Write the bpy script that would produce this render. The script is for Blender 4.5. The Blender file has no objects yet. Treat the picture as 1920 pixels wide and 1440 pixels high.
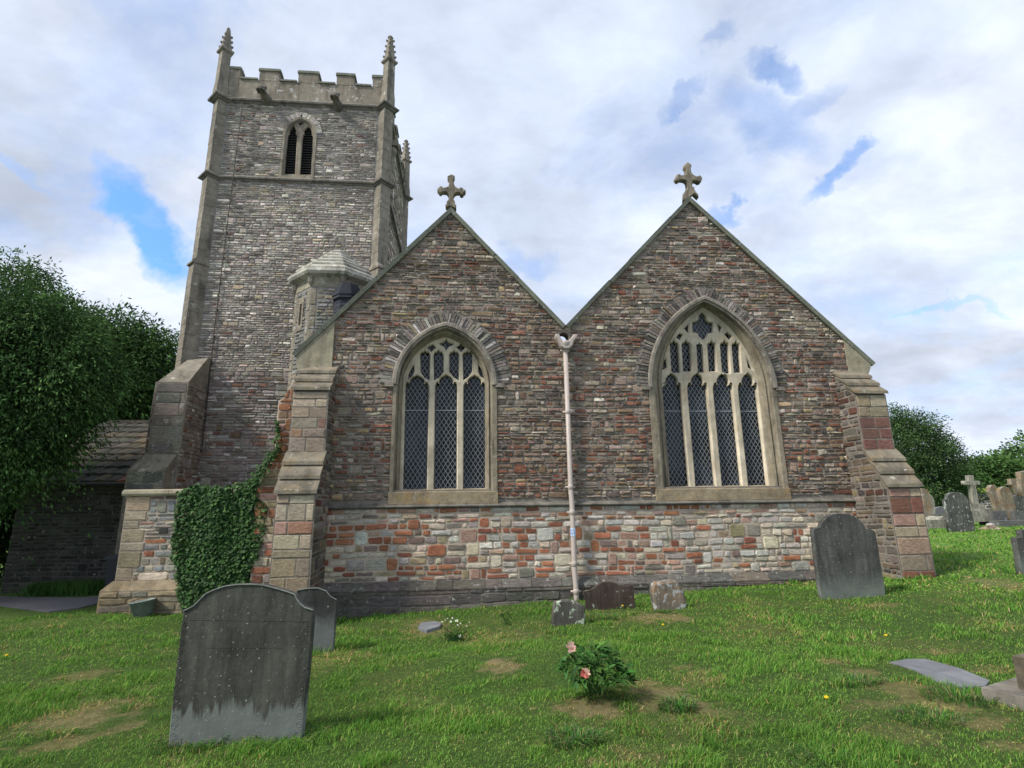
import bpy, bmesh, math, random
import numpy as np
from mathutils import Vector, Matrix, noise
random.seed(7); rng = np.random.default_rng(7)
S = bpy.context.scene
COL = S.collection
PI = math.pi
# ------------------------------------------------------------------ camera geometry
F = 1000.0; PIT = 0.228559; ROLL = -0.0140829; YAW = 0.094541; EYE = 1.6
cp, sp, cy, sy = math.cos(PIT), math.sin(PIT), math.cos(YAW), math.sin(YAW)
fw = Vector((sy*cp, cy*cp, sp)); r0 = Vector((cy, -sy, 0)); u0 = r0.cross(fw)
RT = r0*math.cos(ROLL)+u0*math.sin(ROLL); UP = -r0*math.sin(ROLL)+u0*math.cos(ROLL)
CAM = Vector((0, 0, EYE))
def ray(x, y): return RT*((x-960)/F) - UP*((y-720)/F) + fw
def P(x, y, Y):                      # point of the photograph on the vertical plane Y
    d = ray(x, y); return CAM + d*(Y/d.y)
def W(x, y, Y): p = P(x, y, Y); return (p.x, p.z)
def PG(x, y, Z=0.0):
    d = ray(x, y); return CAM + d*((Z-EYE)/d.z)
def ZT(ox, oy, s, pts): return [(ox+a/s, oy+b/s) for a, b in pts]
cd = bpy.data.cameras.new('camera'); cam = bpy.data.objects.new('camera', cd); COL.objects.link(cam)
M3 = Matrix((RT, UP, -fw)).transposed()
cam.matrix_world = Matrix.Translation(CAM) @ M3.to_4x4()
cd.sensor_width = 36; cd.lens = F/1920*36; cd.clip_end = 5000; cd.clip_start = 0.05
S.camera = cam
# ------------------------------------------------------------------ terrain
WX = [-14, -6.6, -4.0, -2.24, 2.03, 6.93, 8.6, 9.9, 20, 45]
WZ = [-.20, -.18, -.26, -.34, -.15, .06, .19, .25, .42, .55]
def terr(x, y):
    x = np.asarray(x, float); y = np.asarray(y, float)
    zw = np.interp(x, WX, WZ)
    t = np.clip((y-2.0)/9.0, 0, 1); w = t*t*(3-2*t)
    z = zw*w
    dl = np.clip((y-11.3)/3.0, 0, 1)*np.clip((-x-6.0)/1.5, 0, 1)
    b = np.clip(1-np.abs(y-6.5)/5, 0, 1)
    z = z + b*(.02*np.sin(x*1.3+.7*y)+.018*np.sin(2.1*y-x*.6)+.010*np.sin(4.3*x+2)*np.sin(3.7*y))
    # mound where the peony grows
    z = z + .09*np.exp(-(((x-1.2)/.55)**2+((y-5.0)/.4)**2))
    return z
def tz(x, y): return float(terr(x, y))
def PT(x, y):                        # point of the photograph on the ground
    Z = 0.0
    for _ in range(25):
        p = PG(x, y, Z); Z = .5*Z+.5*tz(p.x, p.y)
    p = PG(x, y, Z); return Vector((p.x, p.y, tz(p.x, p.y)))
# ------------------------------------------------------------------ object helpers
def tag(o, label=None, cat=None, group=None, kind=None):
    if label: o['label'] = label
    if cat: o['category'] = cat
    if group: o['group'] = group
    if kind: o['kind'] = kind
    return o
def empty(name, loc=(0, 0, 0)):
    o = bpy.data.objects.new(name, None); COL.objects.link(o); o.location = loc; o.empty_display_size = .2
    return o
def link(name, me, mats, parent=None):
    o = bpy.data.objects.new(name, me); COL.objects.link(o)
    for m in (mats if isinstance(mats, (list, tuple)) else [mats]): me.materials.append(m)
    if parent is not None:
        o.parent = parent
        if parent.type == 'EMPTY':
            o.matrix_parent_inverse = Matrix.Translation(-Vector(parent.location))
    return o
class MB:
    def __init__(s): s.v = []; s.f = []; s.c = []; s.col = (1, 1, 1); s.mi = 0; s.m = []
    def add(s, vs, fs, col=None):
        b = len(s.v); s.v += [tuple(v) for v in vs]; c = col or s.col
        s.c += [c]*len(vs); s.f += [tuple(b+i for i in f) for f in fs]; s.m += [s.mi]*len(fs)
    def box(s, a, b, col=None):
        x0, y0, z0 = a; x1, y1, z1 = b
        s.add([(x0,y0,z0),(x1,y0,z0),(x1,y1,z0),(x0,y1,z0),(x0,y0,z1),(x1,y0,z1),(x1,y1,z1),(x0,y1,z1)],
              [(0,3,2,1),(4,5,6,7),(0,1,5,4),(1,2,6,5),(2,3,7,6),(3,0,4,7)], col)
    def hexa(s, lo, hi, col=None):   # two quads of points
        s.add(list(lo)+list(hi), [(0,3,2,1),(4,5,6,7),(0,1,5,4),(1,2,6,5),(2,3,7,6),(3,0,4,7)], col)
    def prism(s, pts, A, B, col=None):  # closed polygon, functions to the two end points
        n = len(pts); va = [A(p) for p in pts]; vb = [B(p) for p in pts]
        fs = [tuple(range(n)), tuple(range(2*n-1, n-1, -1))]+[(i, n+i, n+(i+1) % n, (i+1) % n) for i in range(n)]
        s.add(va+vb, fs, col)
    def tube(s, pts, r, n=8, col=None):
        pts = [Vector(p) for p in pts]; rr = r if isinstance(r, (list, tuple)) else [r]*len(pts)
        vs = []; fs = []
        for i, p in enumerate(pts):
            d = (pts[min(i+1, len(pts)-1)]-pts[max(i-1, 0)]).normalized()
            a = d.orthogonal().normalized() if abs(d.z) > .9 else d.cross(Vector((0, 0, 1))).normalized()
            if abs(d.z) > .9: a = (Vector((1, 0, 0))-d*d.x).normalized()
            b = d.cross(a)
            for k in range(n):
                t = 2*PI*k/n; vs.append(p+(a*math.cos(t)+b*math.sin(t))*rr[i])
        for i in range(len(pts)-1):
            for k in range(n): fs.append((i*n+k, i*n+(k+1) % n, (i+1)*n+(k+1) % n, (i+1)*n+k))
        fs.append(tuple(range(n-1, -1, -1))); fs.append(tuple((len(pts)-1)*n+k for k in range(n)))
        s.add(vs, fs, col)
    def lathe(s, c, prof, n=24, ang=0, col=None, sq=(1, 1)):
        vs = []; fs = []
        for r, z in prof:
            for k in range(n):
                t = 2*PI*k/n+ang; vs.append((c[0]+r*math.cos(t)*sq[0], c[1]+r*math.sin(t)*sq[1], c[2]+z))
        for i in range(len(prof)-1):
            for k in range(n): fs.append((i*n+k, i*n+(k+1) % n, (i+1)*n+(k+1) % n, (i+1)*n+k))
        fs.append(tuple(range(n-1, -1, -1))); fs.append(tuple((len(prof)-1)*n+k for k in range(n)))
        s.add(vs, fs, col)
    def mesh(s, name, smooth=False):
        me = bpy.data.meshes.new(name); me.from_pydata(s.v, [], s.f); me.update()
        a = me.color_attributes.new('Col', 'FLOAT_COLOR', 'POINT')
        arr = np.ones((len(s.v), 4), np.float32); arr[:, :3] = np.array(s.c, np.float32)
        a.data.foreach_set('color', arr.ravel())
        me.polygons.foreach_set('material_index', s.m)
        if smooth: me.polygons.foreach_set('use_smooth', [True]*len(s.f))
        return me
    def build(s, name, mats, parent=None, smooth=False):
        return link(name, s.mesh(name, smooth), mats, parent)
def np_mesh(name, V, faces_n, idx, C, mat, parent=None):
    me = bpy.data.meshes.new(name); nv = len(V); nf = len(faces_n)
    me.vertices.add(nv); me.vertices.foreach_set('co', V.astype(np.float32).ravel())
    me.loops.add(len(idx)); me.loops.foreach_set('vertex_index', idx.astype(np.int32))
    me.polygons.add(nf); st = np.concatenate(([0], np.cumsum(faces_n)[:-1])).astype(np.int32)
    me.polygons.foreach_set('loop_start', st)
    me.update(calc_edges=True)
    a = me.color_attributes.new('Col', 'FLOAT_COLOR', 'POINT')
    arr = np.ones((nv, 4), np.float32); arr[:, :3] = C; a.data.foreach_set('color', arr.ravel())
    return link(name, me, mat, parent)
def slab(loops, Yf, Yb, bev=0.0, name='slab'):
    """outline with holes in the XZ plane -> solid between Yf (front) and Yb, chamfered edges"""
    cu = bpy.data.curves.new(name, 'CURVE'); cu.dimensions = '2D'; cu.fill_mode = 'BOTH'
    for lp in loops:
        sp_ = cu.splines.new('POLY'); sp_.points.add(len(lp)-1)
        for i, (x, z) in enumerate(lp): sp_.points[i].co = (x, z, 0, 1)
        sp_.use_cyclic_u = True
    cu.extrude = abs(Yb-Yf)/2-bev; cu.bevel_depth = bev; cu.bevel_resolution = 0; cu.offset = -bev
    o = bpy.data.objects.new('t', cu); COL.objects.link(o)
    dg = bpy.context.evaluated_depsgraph_get(); dg.update()
    me = bpy.data.meshes.new_from_object(o.evaluated_get(dg)); bpy.data.objects.remove(o)
    me.transform(Matrix(((1,0,0,0),(0,0,-1,(Yf+Yb)/2),(0,1,0,0),(0,0,0,1)))); me.name = name
    me.materials.clear()
    a = me.color_attributes.new('Col', 'FLOAT_COLOR', 'POINT')
    a.data.foreach_set('color', np.ones(len(me.vertices)*4, np.float32))
    return me
# ------------------------------------------------------------------ materials
def nt(name):
    m = bpy.data.materials.new(name); m.use_nodes = True; t = m.node_tree
    return m, t, t.nodes['Principled BSDF']
def N(t, k, **kw):
    n = t.nodes.new(k)
    for a, b in kw.items():
        if a in n.inputs.keys(): n.inputs[a].default_value = b
        else: setattr(n, a, b)
    return n
def L(t, a, b): t.links.new(a, b)
def rgb(c): return (c[0], c[1], c[2], 1)
def coords(t, sc=(1, 1, 1), gen='Object'):
    tc = N(t, 'ShaderNodeTexCoord'); mp = N(t, 'ShaderNodeMapping'); mp.inputs['Scale'].default_value = sc
    L(t, tc.outputs[gen], mp.inputs['Vector']); return mp.outputs['Vector']
def noise_(t, vec, scale, detail=5, rough=.6):
    n = N(t, 'ShaderNodeTexNoise', Scale=scale, Detail=detail, Roughness=rough); L(t, vec, n.inputs['Vector']); return n.outputs['Fac']
def ramp(t, fac, stops):
    r = N(t, 'ShaderNodeValToRGB'); e = r.color_ramp.elements
    while len(e) < len(stops): e.new(.5)
    for i, (p, c) in enumerate(stops):
        e[i].position = p; e[i].color = rgb(c) if isinstance(c, (tuple, list)) else (c, c, c, 1)
    L(t, fac, r.inputs['Fac']); return r.outputs['Color']
def mix(t, fac, a, b, mode='MIX'):
    m = N(t, 'ShaderNodeMix', data_type='RGBA', blend_type=mode)
    for s_, v in ((m.inputs[0], fac), (m.inputs[6], a), (m.inputs[7], b)):
        if hasattr(v, 'is_output'): L(t, v, s_)
        else: s_.default_value = v if not isinstance(v, tuple) else rgb(v)
    return m.outputs[2]
def bump(t, p, h, strength=.5, dist=.02):
    b = N(t, 'ShaderNodeBump', Strength=strength, Distance=dist); L(t, h, b.inputs['Height']); L(t, b.outputs['Normal'], p.inputs['Normal'])
def stone_mat(name, base=None, lich=.62, licol=(.42, .42, .37), lscale=9, var=(.6, 1.3), bs=.8, orange=0.0, stretch=3.5, dark=0.0, bd=.02, nsc=6):
    """base None: per-stone colour attribute"""
    m, t, p = nt(name); p.inputs['Roughness'].default_value = .92; p.inputs['Specular IOR Level'].default_value = .25
    v = coords(t); vs = coords(t, (1, 1, stretch))
    if base is None:
        a = N(t, 'ShaderNodeAttribute', attribute_name='Col'); c = a.outputs['Color']
    else: c = rgb(base)
    f1 = noise_(t, vs, nsc, 8, .7)
    c = mix(t, 1.0, c, ramp(t, f1, [(.25, var[0]), (.75, var[1])]), 'MULTIPLY')
    f4 = noise_(t, v, 1.3, 4, .6)
    c = mix(t, 1.0, c, ramp(t, f4, [(.3, .78), (.7, 1.16)]), 'MULTIPLY')
    if dark:
        f5 = noise_(t, coords(t, (2.2, 2.2, .5)), 1.6, 6, .65)
        c = mix(t, ramp(t, f5, [(.5, 0.0), (.64, dark)]), c, (.035, .033, .028))
    f2 = noise_(t, v, lscale, 6, .68)
    c = mix(t, ramp(t, f2, [(lich, 0.0), (lich+.05, .85)]), c, licol)
    if orange:
        f3 = noise_(t, v, 3.1, 6, .7)
        c = mix(t, ramp(t, f3, [(.52, 0.0), (.68, orange)]), c, (.36, .22, .07))
    L(t, c, p.inputs['Base Color'])
    bump(t, p, noise_(t, coords(t, (1, 1, stretch)), 22, 8, .75), bs, bd)
    return m
M = {}
M['rubble'] = stone_mat('rubble_stone', None, .60, (.42, .41, .37), 8, (.3, 1.75), 1.0, 0, 4.5, 0, .04, 9)
M['rubble_low'] = stone_mat('rubble_lower', None, .66, (.5, .48, .42), 9, (.5, 1.5), 1.0, 0, 2.5, 0, .03, 11)
M['rubble_tower'] = stone_mat('rubble_tower', None, .585, (.48, .47, .43), 5, (.38, 1.6), 1.0, 0, 4, 0, .035, 9)
M['mortar_up'] = stone_mat('mortar_dark', (.215, .19, .16), .63, (.33, .31, .27), 14, (.6, 1.3), .6, 0, 1)
M['mortar_low'] = stone_mat('mortar_pale', (.42, .345, .27), .7, (.45, .42, .36), 14, (.7, 1.25), .6, 0, 1)
M['mortar_tower'] = stone_mat('mortar_grey', (.22, .21, .19), .62, (.4, .39, .36), 12, (.6, 1.3), .6, 0, 1)
M['lime'] = stone_mat('limestone_tracery', (.52, .455, .34), .68, (.5, .49, .42), 12, (.72, 1.2), .5, .25, 1, .35)
M['lime_dark'] = stone_mat('limestone_weathered', (.26, .225, .165), .62, (.40, .39, .33), 8, (.6, 1.3), .8, .15, 1, .6)
M['kneel'] = stone_mat('kneeler_stone', (.30, .27, .19), .66, (.42, .41, .34), 8, (.65, 1.25), .7, .1, 1, .35)
M['hood'] = stone_mat('hood_mould_stone', (.25, .22, .18), .6, (.36, .35, .3), 9, (.6, 1.35), .8, 0, 1, .6)
M['sill'] = stone_mat('sill_lichened', (.31, .25, .165), .64, (.42, .40, .33), 10, (.55, 1.4), .9, .8, 1, .3)
M['string'] = stone_mat('string_course_stone', (.15, .138, .115), .66, (.33, .32, .28), 7, (.55, 1.5), .8, 0, 1, .5)
M['coping'] = stone_mat('coping_stone', (.17, .175, .135), .6, (.36, .37, .31), 10, (.7, 1.25), .6, 0, 1)
M['tower_dress'] = stone_mat('tower_dressing', (.23, .205, .16), .615, (.45, .43, .37), 4.5, (.6, 1.35), .8, 0, 1, .55)
M['weather'] = stone_mat('weathering_slab', (.20, .175, .13), .62, (.44, .42, .36), 7, (.6, 1.35), .8, .3, 1, .5)
M['roofstone'] = stone_mat('turret_roof_stone', (.42, .40, .33), .55, (.55, .54, .48), 6, (.6, 1.25), .8, 0, 1, .45)
M['chim'] = stone_mat('slate_brick', None, .75, (.2, .2, .2), 8, (.7, 1.3), .5, 0, 1)
M['plain'] = stone_mat('plain_attr', None, .9, (.4, .4, .35), 8, (.8, 1.15), .4, 0, 1)
M['soft_rubble'] = stone_mat('shaded_rubble', None, .75, (.2, .2, .18), 7, (.6, 1.3), 1.0, 0, 4)
def headstone_mat(name, base, pale, zlo, zhi, lich=.7, licol=(.42, .45, .40), brown=0, lsc=16):
    m, t, p = nt(name); p.inputs['Roughness'].default_value = .85; p.inputs['Specular IOR Level'].default_value = .3
    v = coords(t); vs = coords(t, (7, 7, .8))
    c = mix(t, 1.0, rgb(base), ramp(t, noise_(t, vs, 1.4, 7, .65), [(.3, .55), (.7, 1.6)]), 'MULTIPLY')
    c = mix(t, 1.0, c, ramp(t, noise_(t, v, 26, 6, .7), [(.3, .8), (.7, 1.25)]), 'MULTIPLY')
    # pale unweathered foot whose edge runs in drips
    tc = N(t, 'ShaderNodeTexCoord'); sx = N(t, 'ShaderNodeSeparateXYZ'); L(t, tc.outputs['Object'], sx.inputs[0])
    dr = noise_(t, coords(t, (9, 9, 1.2)), 1.0, 5, .7)
    ma = N(t, 'ShaderNodeMath', operation='MULTIPLY_ADD'); ma.inputs[1].default_value = .6
    L(t, dr, ma.inputs[0]); L(t, sx.outputs['Z'], ma.inputs[2])
    mr = N(t, 'ShaderNodeMapRange'); mr.inputs['From Min'].default_value = zlo+.30; mr.inputs['From Max'].default_value = zhi+.30
    mr.inputs['To Min'].default_value = 1; mr.inputs['To Max'].default_value = 0; L(t, ma.outputs[0], mr.inputs['Value'])
    pl = mix(t, 1.0, rgb(pale), ramp(t, noise_(t, v, 5, 6, .65), [(.3, .8), (.7, 1.15)]), 'MULTIPLY')
    c = mix(t, 1.0, c, ramp(t, noise_(t, v, 2.2, 5, .65), [(.35, .7), (.65, 1.35)]), 'MULTIPLY'); c = mix(t, mr.outputs['Result'], c, pl)
    if brown:
        c = mix(t, ramp(t, noise_(t, v, 4, 5, .7), [(.45, 0.0), (.62, .8)]), c, (.22, .12, .05))
    c = mix(t, ramp(t, noise_(t, v, lsc, 3, .6), [(lich, 0.0), (lich+.025, 1.0)]), c, licol)
    L(t, c, p.inputs['Base Color'])
    # faint worn carving: rows of short cuts
    mm = N(t, 'ShaderNodeMath', operation='MULTIPLY'); L(t, noise_(t, coords(t, (46, 1, 22)), 1, 3, .6), mm.inputs[0]); mm.inputs[1].default_value = .5
    ad = N(t, 'ShaderNodeMath', operation='MULTIPLY_ADD'); ad.inputs[1].default_value = .8; L(t, noise_(t, v, 30, 8, .7), ad.inputs[0]); L(t, mm.outputs[0], ad.inputs[2])
    bump(t, p, ad.outputs[0], .35, .012)
    return m
M['glass'], t, p = nt('window_glass')
p.inputs['Base Color'].default_value = (.006, .008, .011, 1); p.inputs['Roughness'].default_value = .09; p.inputs['Specular IOR Level'].default_value = .22
c = ramp(t, noise_(t, coords(t, (1, 1, .6)), 2.6, 3, .55), [(.46, (.002, .003, .0035)), (.62, (.022, .028, .036))]); L(t, c, p.inputs['Base Color'])  # bluish patches paint reflections and the interior into the glass colour
bump(t, p, noise_(t, coords(t), 5, 3, .5), .5, .05)
M['lead'], t, p = nt('lattice_lead'); p.inputs['Base Color'].default_value = (.27, .29, .30, 1); p.inputs['Roughness'].default_value = .6
M['black'], t, p = nt('black_void'); p.inputs['Base Color'].default_value = (.008, .008, .01, 1); p.inputs['Roughness'].default_value = .8
M['cable'], t, p = nt('dark_cable'); p.inputs['Base Color'].default_value = (.03, .028, .025, 1); p.inputs['Roughness'].default_value = .7
M['pipe'], t, p = nt('painted_pipe'); p.inputs['Roughness'].default_value = .5
c = mix(t, ramp(t, noise_(t, coords(t, (3, 3, 1)), 5, 7, .7), [(.56, 0.0), (.68, .8)]), (.41, .35, .31), (.24, .17, .11)); L(t, c, p.inputs['Base Color'])
M['sticker'], t, p = nt('pipe_sticker'); c = ramp(t, noise_(t, coords(t, (20, 20, 30)), 2, 2, .5), [(.45, (.05, .2, .5)), (.55, (.7, .75, .8))]); L(t, c, p.inputs['Base Color'])
M['bucket'], t, p = nt('galvanised_bucket'); p.inputs['Metallic'].default_value = .35; p.inputs['Roughness'].default_value = .6
c = mix(t, ramp(t, noise_(t, coords(t), 8, 6, .7), [(.4, 0.0), (.7, 1.0)]), (.22, .26, .25), (.12, .13, .11)); L(t, c, p.inputs['Base Color'])
M['bin'], t, p = nt('bin_plastic'); p.inputs['Base Color'].default_value = (.012, .013, .022, 1); p.inputs['Roughness'].default_value = .45
M['slate'] = stone_mat('slate_roof', (.07, .07, .068), .7, (.2, .2, .17), 6, (.6, 1.4), .5, 0, 1)
M['tile'] = stone_mat('tile_roof', None, .76, (.28, .28, .24), 8, (.6, 1.4), .6, 0, 1)
def attr_mat(name, rough=.7, trans=0.0, spec=.3, var=None):
    m, t, p = nt(name); a = N(t, 'ShaderNodeAttribute', attribute_name='Col'); p.inputs['Roughness'].default_value = rough
    p.inputs['Specular IOR Level'].default_value = spec; L(t, a.outputs['Color'], p.inputs['Base Color'])
    if trans:
        tr = N(t, 'ShaderNodeBsdfTranslucent'); L(t, a.outputs['Color'], tr.inputs['Color'])
        ms = N(t, 'ShaderNodeMixShader'); ms.inputs[0].default_value = trans
        L(t, p.outputs[0], ms.inputs[1]); L(t, tr.outputs[0], ms.inputs[2]); L(t, ms.outputs[0], t.nodes['Material Output'].inputs['Surface'])
    return m
M['grass'] = attr_mat('grass_blade', .75, .35, .15)
M['leaf'] = attr_mat('leaf', .75, .25, .1)
M['ivy'] = attr_mat('ivy_leaf', .62, .1, .2)
M['petal'] = attr_mat('petal', .6, .3, .2)
M['wood'] = stone_mat('bark', (.07, .055, .04), .8, (.2, .2, .15), 8, (.6, 1.4), .8, 0, .4)
# ------------------------------------------------------------------ rubble masonry
def quad_stone(mb, A, B, C, D, d, col, o, u, n, gap=.008, jit=.011, sharp=False):
    """A,B bottom left/right, C,D top right/left as (u,z); d protrusion; u horizontal axis, n outward"""
    w = .5*((B[0]-A[0])+(C[0]-D[0])); h = .5*((D[1]-A[1])+(C[1]-B[1]))
    if w < .02 or h < .015: return
    cx = (A[0]+B[0]+C[0]+D[0])/4; cz = (A[1]+B[1]+C[1]+D[1])/4
    r = min(.3, .3*h/w) if w > h else .3
    def lp(p, q, t): return (p[0]+(q[0]-p[0])*t, p[1]+(q[1]-p[1])*t)
    ru = random.uniform(.05, .24)*min(w, h)/w+.01; rz = random.uniform(.08, .24)
    if sharp: ru = .03*min(w, h)/w+.008; rz = .04
    pts = [lp(A, B, ru), lp(A, B, .5), lp(A, B, 1-ru), lp(B, C, rz), lp(B, C, 1-rz),
           lp(C, D, ru), lp(C, D, .5), lp(C, D, 1-ru), lp(D, A, rz), lp(D, A, 1-rz)]
    gx = max(.6, 1-gap*1.6/w); gz = max(.55, 1-2*gap/h)
    ring = []; j = min(jit, h*.15)
    for x, z in pts:
        ring.append((cx+(x-cx)*gx+random.uniform(-j, j), cz+(z-cz)*gz+random.uniform(-j, j)))
    inx = 1-min(.5, (.012+random.uniform(0, .012))*2/w); inz = 1-min(.55, (.010+random.uniform(0, .01))*2/h)
    tx = random.uniform(-.4, .4)*d; tzz = random.uniform(-.5, .3)*d
    vs = []
    for x, z in ring: vs.append(o+u*x+n*(-.004)+Vector((0, 0, z)))
    for x, z in ring:
        dd = d*random.uniform(.75, 1.05)+tx*(x-cx)/w*2+tzz*(z-cz)/h*2
        vs.append(o+u*(cx+(x-cx)*inx)+n*max(.003, dd)+Vector((0, 0, cz+(z-cz)*inz)))
    vs.append(o+u*cx+n*(d*random.uniform(.95, 1.25))+Vector((0, 0, cz)))
    k = 10
    fs = [(i, (i+1) % k, k+(i+1) % k, k+i) for i in range(k)]+[(k+i, k+(i+1) % k, 2*k) for i in range(k)]
    mb.add(vs, fs, col)
def rubble(mb, iv, z0, z1, pal, o=Vector((0, 11, 0)), u=Vector((1, 0, 0)), n=Vector((0, -1, 0)), ch=(.05, .12), cw=(.1, .42), d=(.008, .03), gap=.0105, tall=.1, wave=.05):
    o = Vector(o); u = Vector(u); n = Vector(n)
    z = z0; blocked = []; nxt = []
    while z < z1-.02:
        h = random.uniform(*ch) if random.random() < .75 else random.uniform(ch[0], ch[0]*1.3)
        if z+h > z1-.03: h = z1-z
        hn = random.uniform(*ch)
        a, b, m_ = iv(z), iv(z+h), iv(z+h/2)
        if not (len(a) == len(b) == len(m_)): a = b = m_
        segs = []
        for (a0, a1), (b0, b1) in zip(a, b):
            cuts = sorted([q for q in blocked if q[1] > min(a0, b0) and q[0] < max(a1, b1)])
            la, lb = a0, b0
            for q in cuts:
                if q[0] > max(la, lb): segs.append((la, lb, q[0], q[0]))
                la = lb = q[1]
            if max(a1, b1) > la: segs.append((la, lb, a1, b1))
        nxt = []
        for la, lb, ra, rb in segs:
            tot = max(ra, rb)-min(la, lb)
            if tot < .015: continue
            pos = [0.0]
            while pos[-1] < tot-.001:
                w = random.uniform(cw[0], cw[1])*random.choice((.6, .8, 1, 1, 1.25))*(1 if h > .07 else 1.25)
                pos.append(min(tot, pos[-1]+max(w, cw[0]*.7)))
            if len(pos) > 2 and pos[-1]-pos[-2] < .06: pos.pop(-2)
            for i in range(len(pos)-1):
                t0, t1 = pos[i]/tot, pos[i+1]/tot
                xl = (la if i == 0 else min(la, lb)+pos[i], lb if i == 0 else min(la, lb)+pos[i])
                last = i == len(pos)-2
                xr = (ra if last else min(la, lb)+pos[i+1], rb if last else min(la, lb)+pos[i+1])
                hh = h; xm = .5*(xl[0]+xr[0])
                if not last and i > 0 and random.random() < tall and z+h+hn < z1-.03:
                    hh = h+hn; nxt.append((xl[0], xr[0]))
                w1 = lambda x, zz: wave*noise.noise(Vector((x*.55+o.x, zz*.8, o.y*3)))*min(1, (zz-z0)*4, (z1-zz)*4)
                sl = random.uniform(-.006, .006)
                A = (xl[0], z+w1(xl[0], z)); B = (xr[0], z+w1(xr[0], z)+sl); C = (xr[1], z+hh+w1(xr[1], z+hh)+sl*.5); D = (xl[1], z+hh+w1(xl[1], z+hh))
                col = pal(xm, z+hh/2, xr[0]-xl[0], hh)
                quad_stone(mb, A, B, C, D, random.uniform(*d), col, o, u, n, gap)
        blocked = nxt
        # the course that follows must have the height promised to the tall stones
        z += h
        if z < z1-.02:
            h2 = hn if z+hn < z1-.03 else z1-z
            a, b, m_ = iv(z), iv(z+h2), iv(z+h2/2)
            if not (len(a) == len(b) == len(m_)): a = b = m_
            for (a0, a1), (b0, b1) in zip(a, b):
                cuts = sorted([q for q in blocked if q[1] > min(a0, b0) and q[0] < max(a1, b1)])
                la, lb = a0, b0; sg = []
                for q in cuts:
                    if q[0] > max(la, lb): sg.append((la, lb, q[0], q[0]))
                    la = lb = q[1]
                if max(a1, b1) > la: sg.append((la, lb, a1, b1))
                for la, lb, ra, rb in sg:
                    tot = max(ra, rb)-min(la, lb)
                    if tot < .015: continue
                    pos = [0.0]
                    while pos[-1] < tot-.001:
                        w = random.uniform(cw[0], cw[1])*random.choice((.6, .8, 1, 1.2))
                        pos.append(min(tot, pos[-1]+max(w, cw[0]*.7)))
                    if len(pos) > 2 and pos[-1]-pos[-2] < .06: pos.pop(-2)
                    for i in range(len(pos)-1):
                        last = i == len(pos)-2; b_ = min(la, lb)
                        xl = (la if i == 0 else b_+pos[i], lb if i == 0 else b_+pos[i])
                        xr = (ra if last else b_+pos[i+1], rb if last else b_+pos[i+1])
                        w1 = lambda x, zz: wave*noise.noise(Vector((x*.55+o.x, zz*.8, o.y*3)))*min(1, (zz-z0)*4, (z1-zz)*4)
                        col = pal(.5*(xl[0]+xr[0]), z+h2/2, xr[0]-xl[0], h2)
                        quad_stone(mb, (xl[0], z+w1(xl[0], z)), (xr[0], z+w1(xr[0], z)), (xr[1], z+h2+w1(xr[1], z+h2)), (xl[1], z+h2+w1(xl[1], z+h2)), random.uniform(*d), col, o, u, n, gap)
            z += h2; blocked = []
def pick(ws):
    r = random.random()*sum(w for w, c in ws)
    for w, c in ws:
        r -= w
        if r <= 0: break
    k = random.uniform(.82, 1.2); return tuple(max(.01, q*k*random.uniform(.94, 1.06)) for q in c)
G1 = (.215, .188, .16); G2 = (.315, .28, .24); DK = (.11, .10, .09); RB = (.165, .083, .06); RD = (.22, .115, .08)
BR = (.19, .145, .105); PL = (.52, .485, .43); YL = (.33, .265, .165); OR = (.36, .155, .085); CR = (.56, .48, .37); PK = (.40, .26, .20); GN = (.45, .42, .355); MV = (.21, .158, .132)
def pal_up(x, z, w, h):
    c = noise.noise(Vector((x*.45, z*.9, 3)))
    red = 1.0+2.6*max(-.35, c)+(.3 if z < 5.2 else 0)
    if z > 7.2: red *= .55
    gr = 1+1.5*max(-.5, noise.noise(Vector((x*.6, z*1.1, 8))))
    return tuple(q*k for q, k in zip(pick([(2.6*gr, G1), (2.0*gr, G2), (1.0, DK), (1.3*red, RB), (.55*red, RD), (1.8, BR), (.28, PL), (.45, YL), (1.5*red, MV)]), (1.30, 1.19, 1.08)))
def pal_low(x, z, w, h):
    r = 1.0 if x < 4.5 else .45; p = 1.0 if x < 4.5 else 1.9
    if z > 1.45: p *= .8
    return pick([(2.6*r, OR), (1.2*r, (.28, .11, .07)), (.9*r, PK), (1.6*p, PL), (1.3*p, GN), (1.8*p, CR), (.5, YL), (.7, G2), (.8*r, G1), (.6*r, MV)])
def pal_plinth(x, z, w, h): return pick([(2, (.135, .125, .11)), (1.2, (.16, .14, .115)), (1, (.12, .11, .095))])
def pal_tower(x, z, w, h):
    if z < 5.4:
        return pick([(1.5, (.24, .185, .165)), (1.4, (.28, .23, .2)), (1, G1), (1.3, G2), (.6, PL), (.4, RD), (.6, BR)])
    b = 1.85 if z < 11 else 1.5
    b *= 1+.25*noise.noise(Vector((x*.8, z*.5, 9)))
    return tuple(q*b*k for k, q in zip((1.08, 1.02, .96), pick([(2.2, (.185, .168, .145)), (2, (.26, .24, .21)), (1.3, (.13, .118, .10)), (.8, (.35, .33, .29)), (.2, (.42, .40, .36)), (.5, (.22, .19, .14)), (.12, RB)])))
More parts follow.
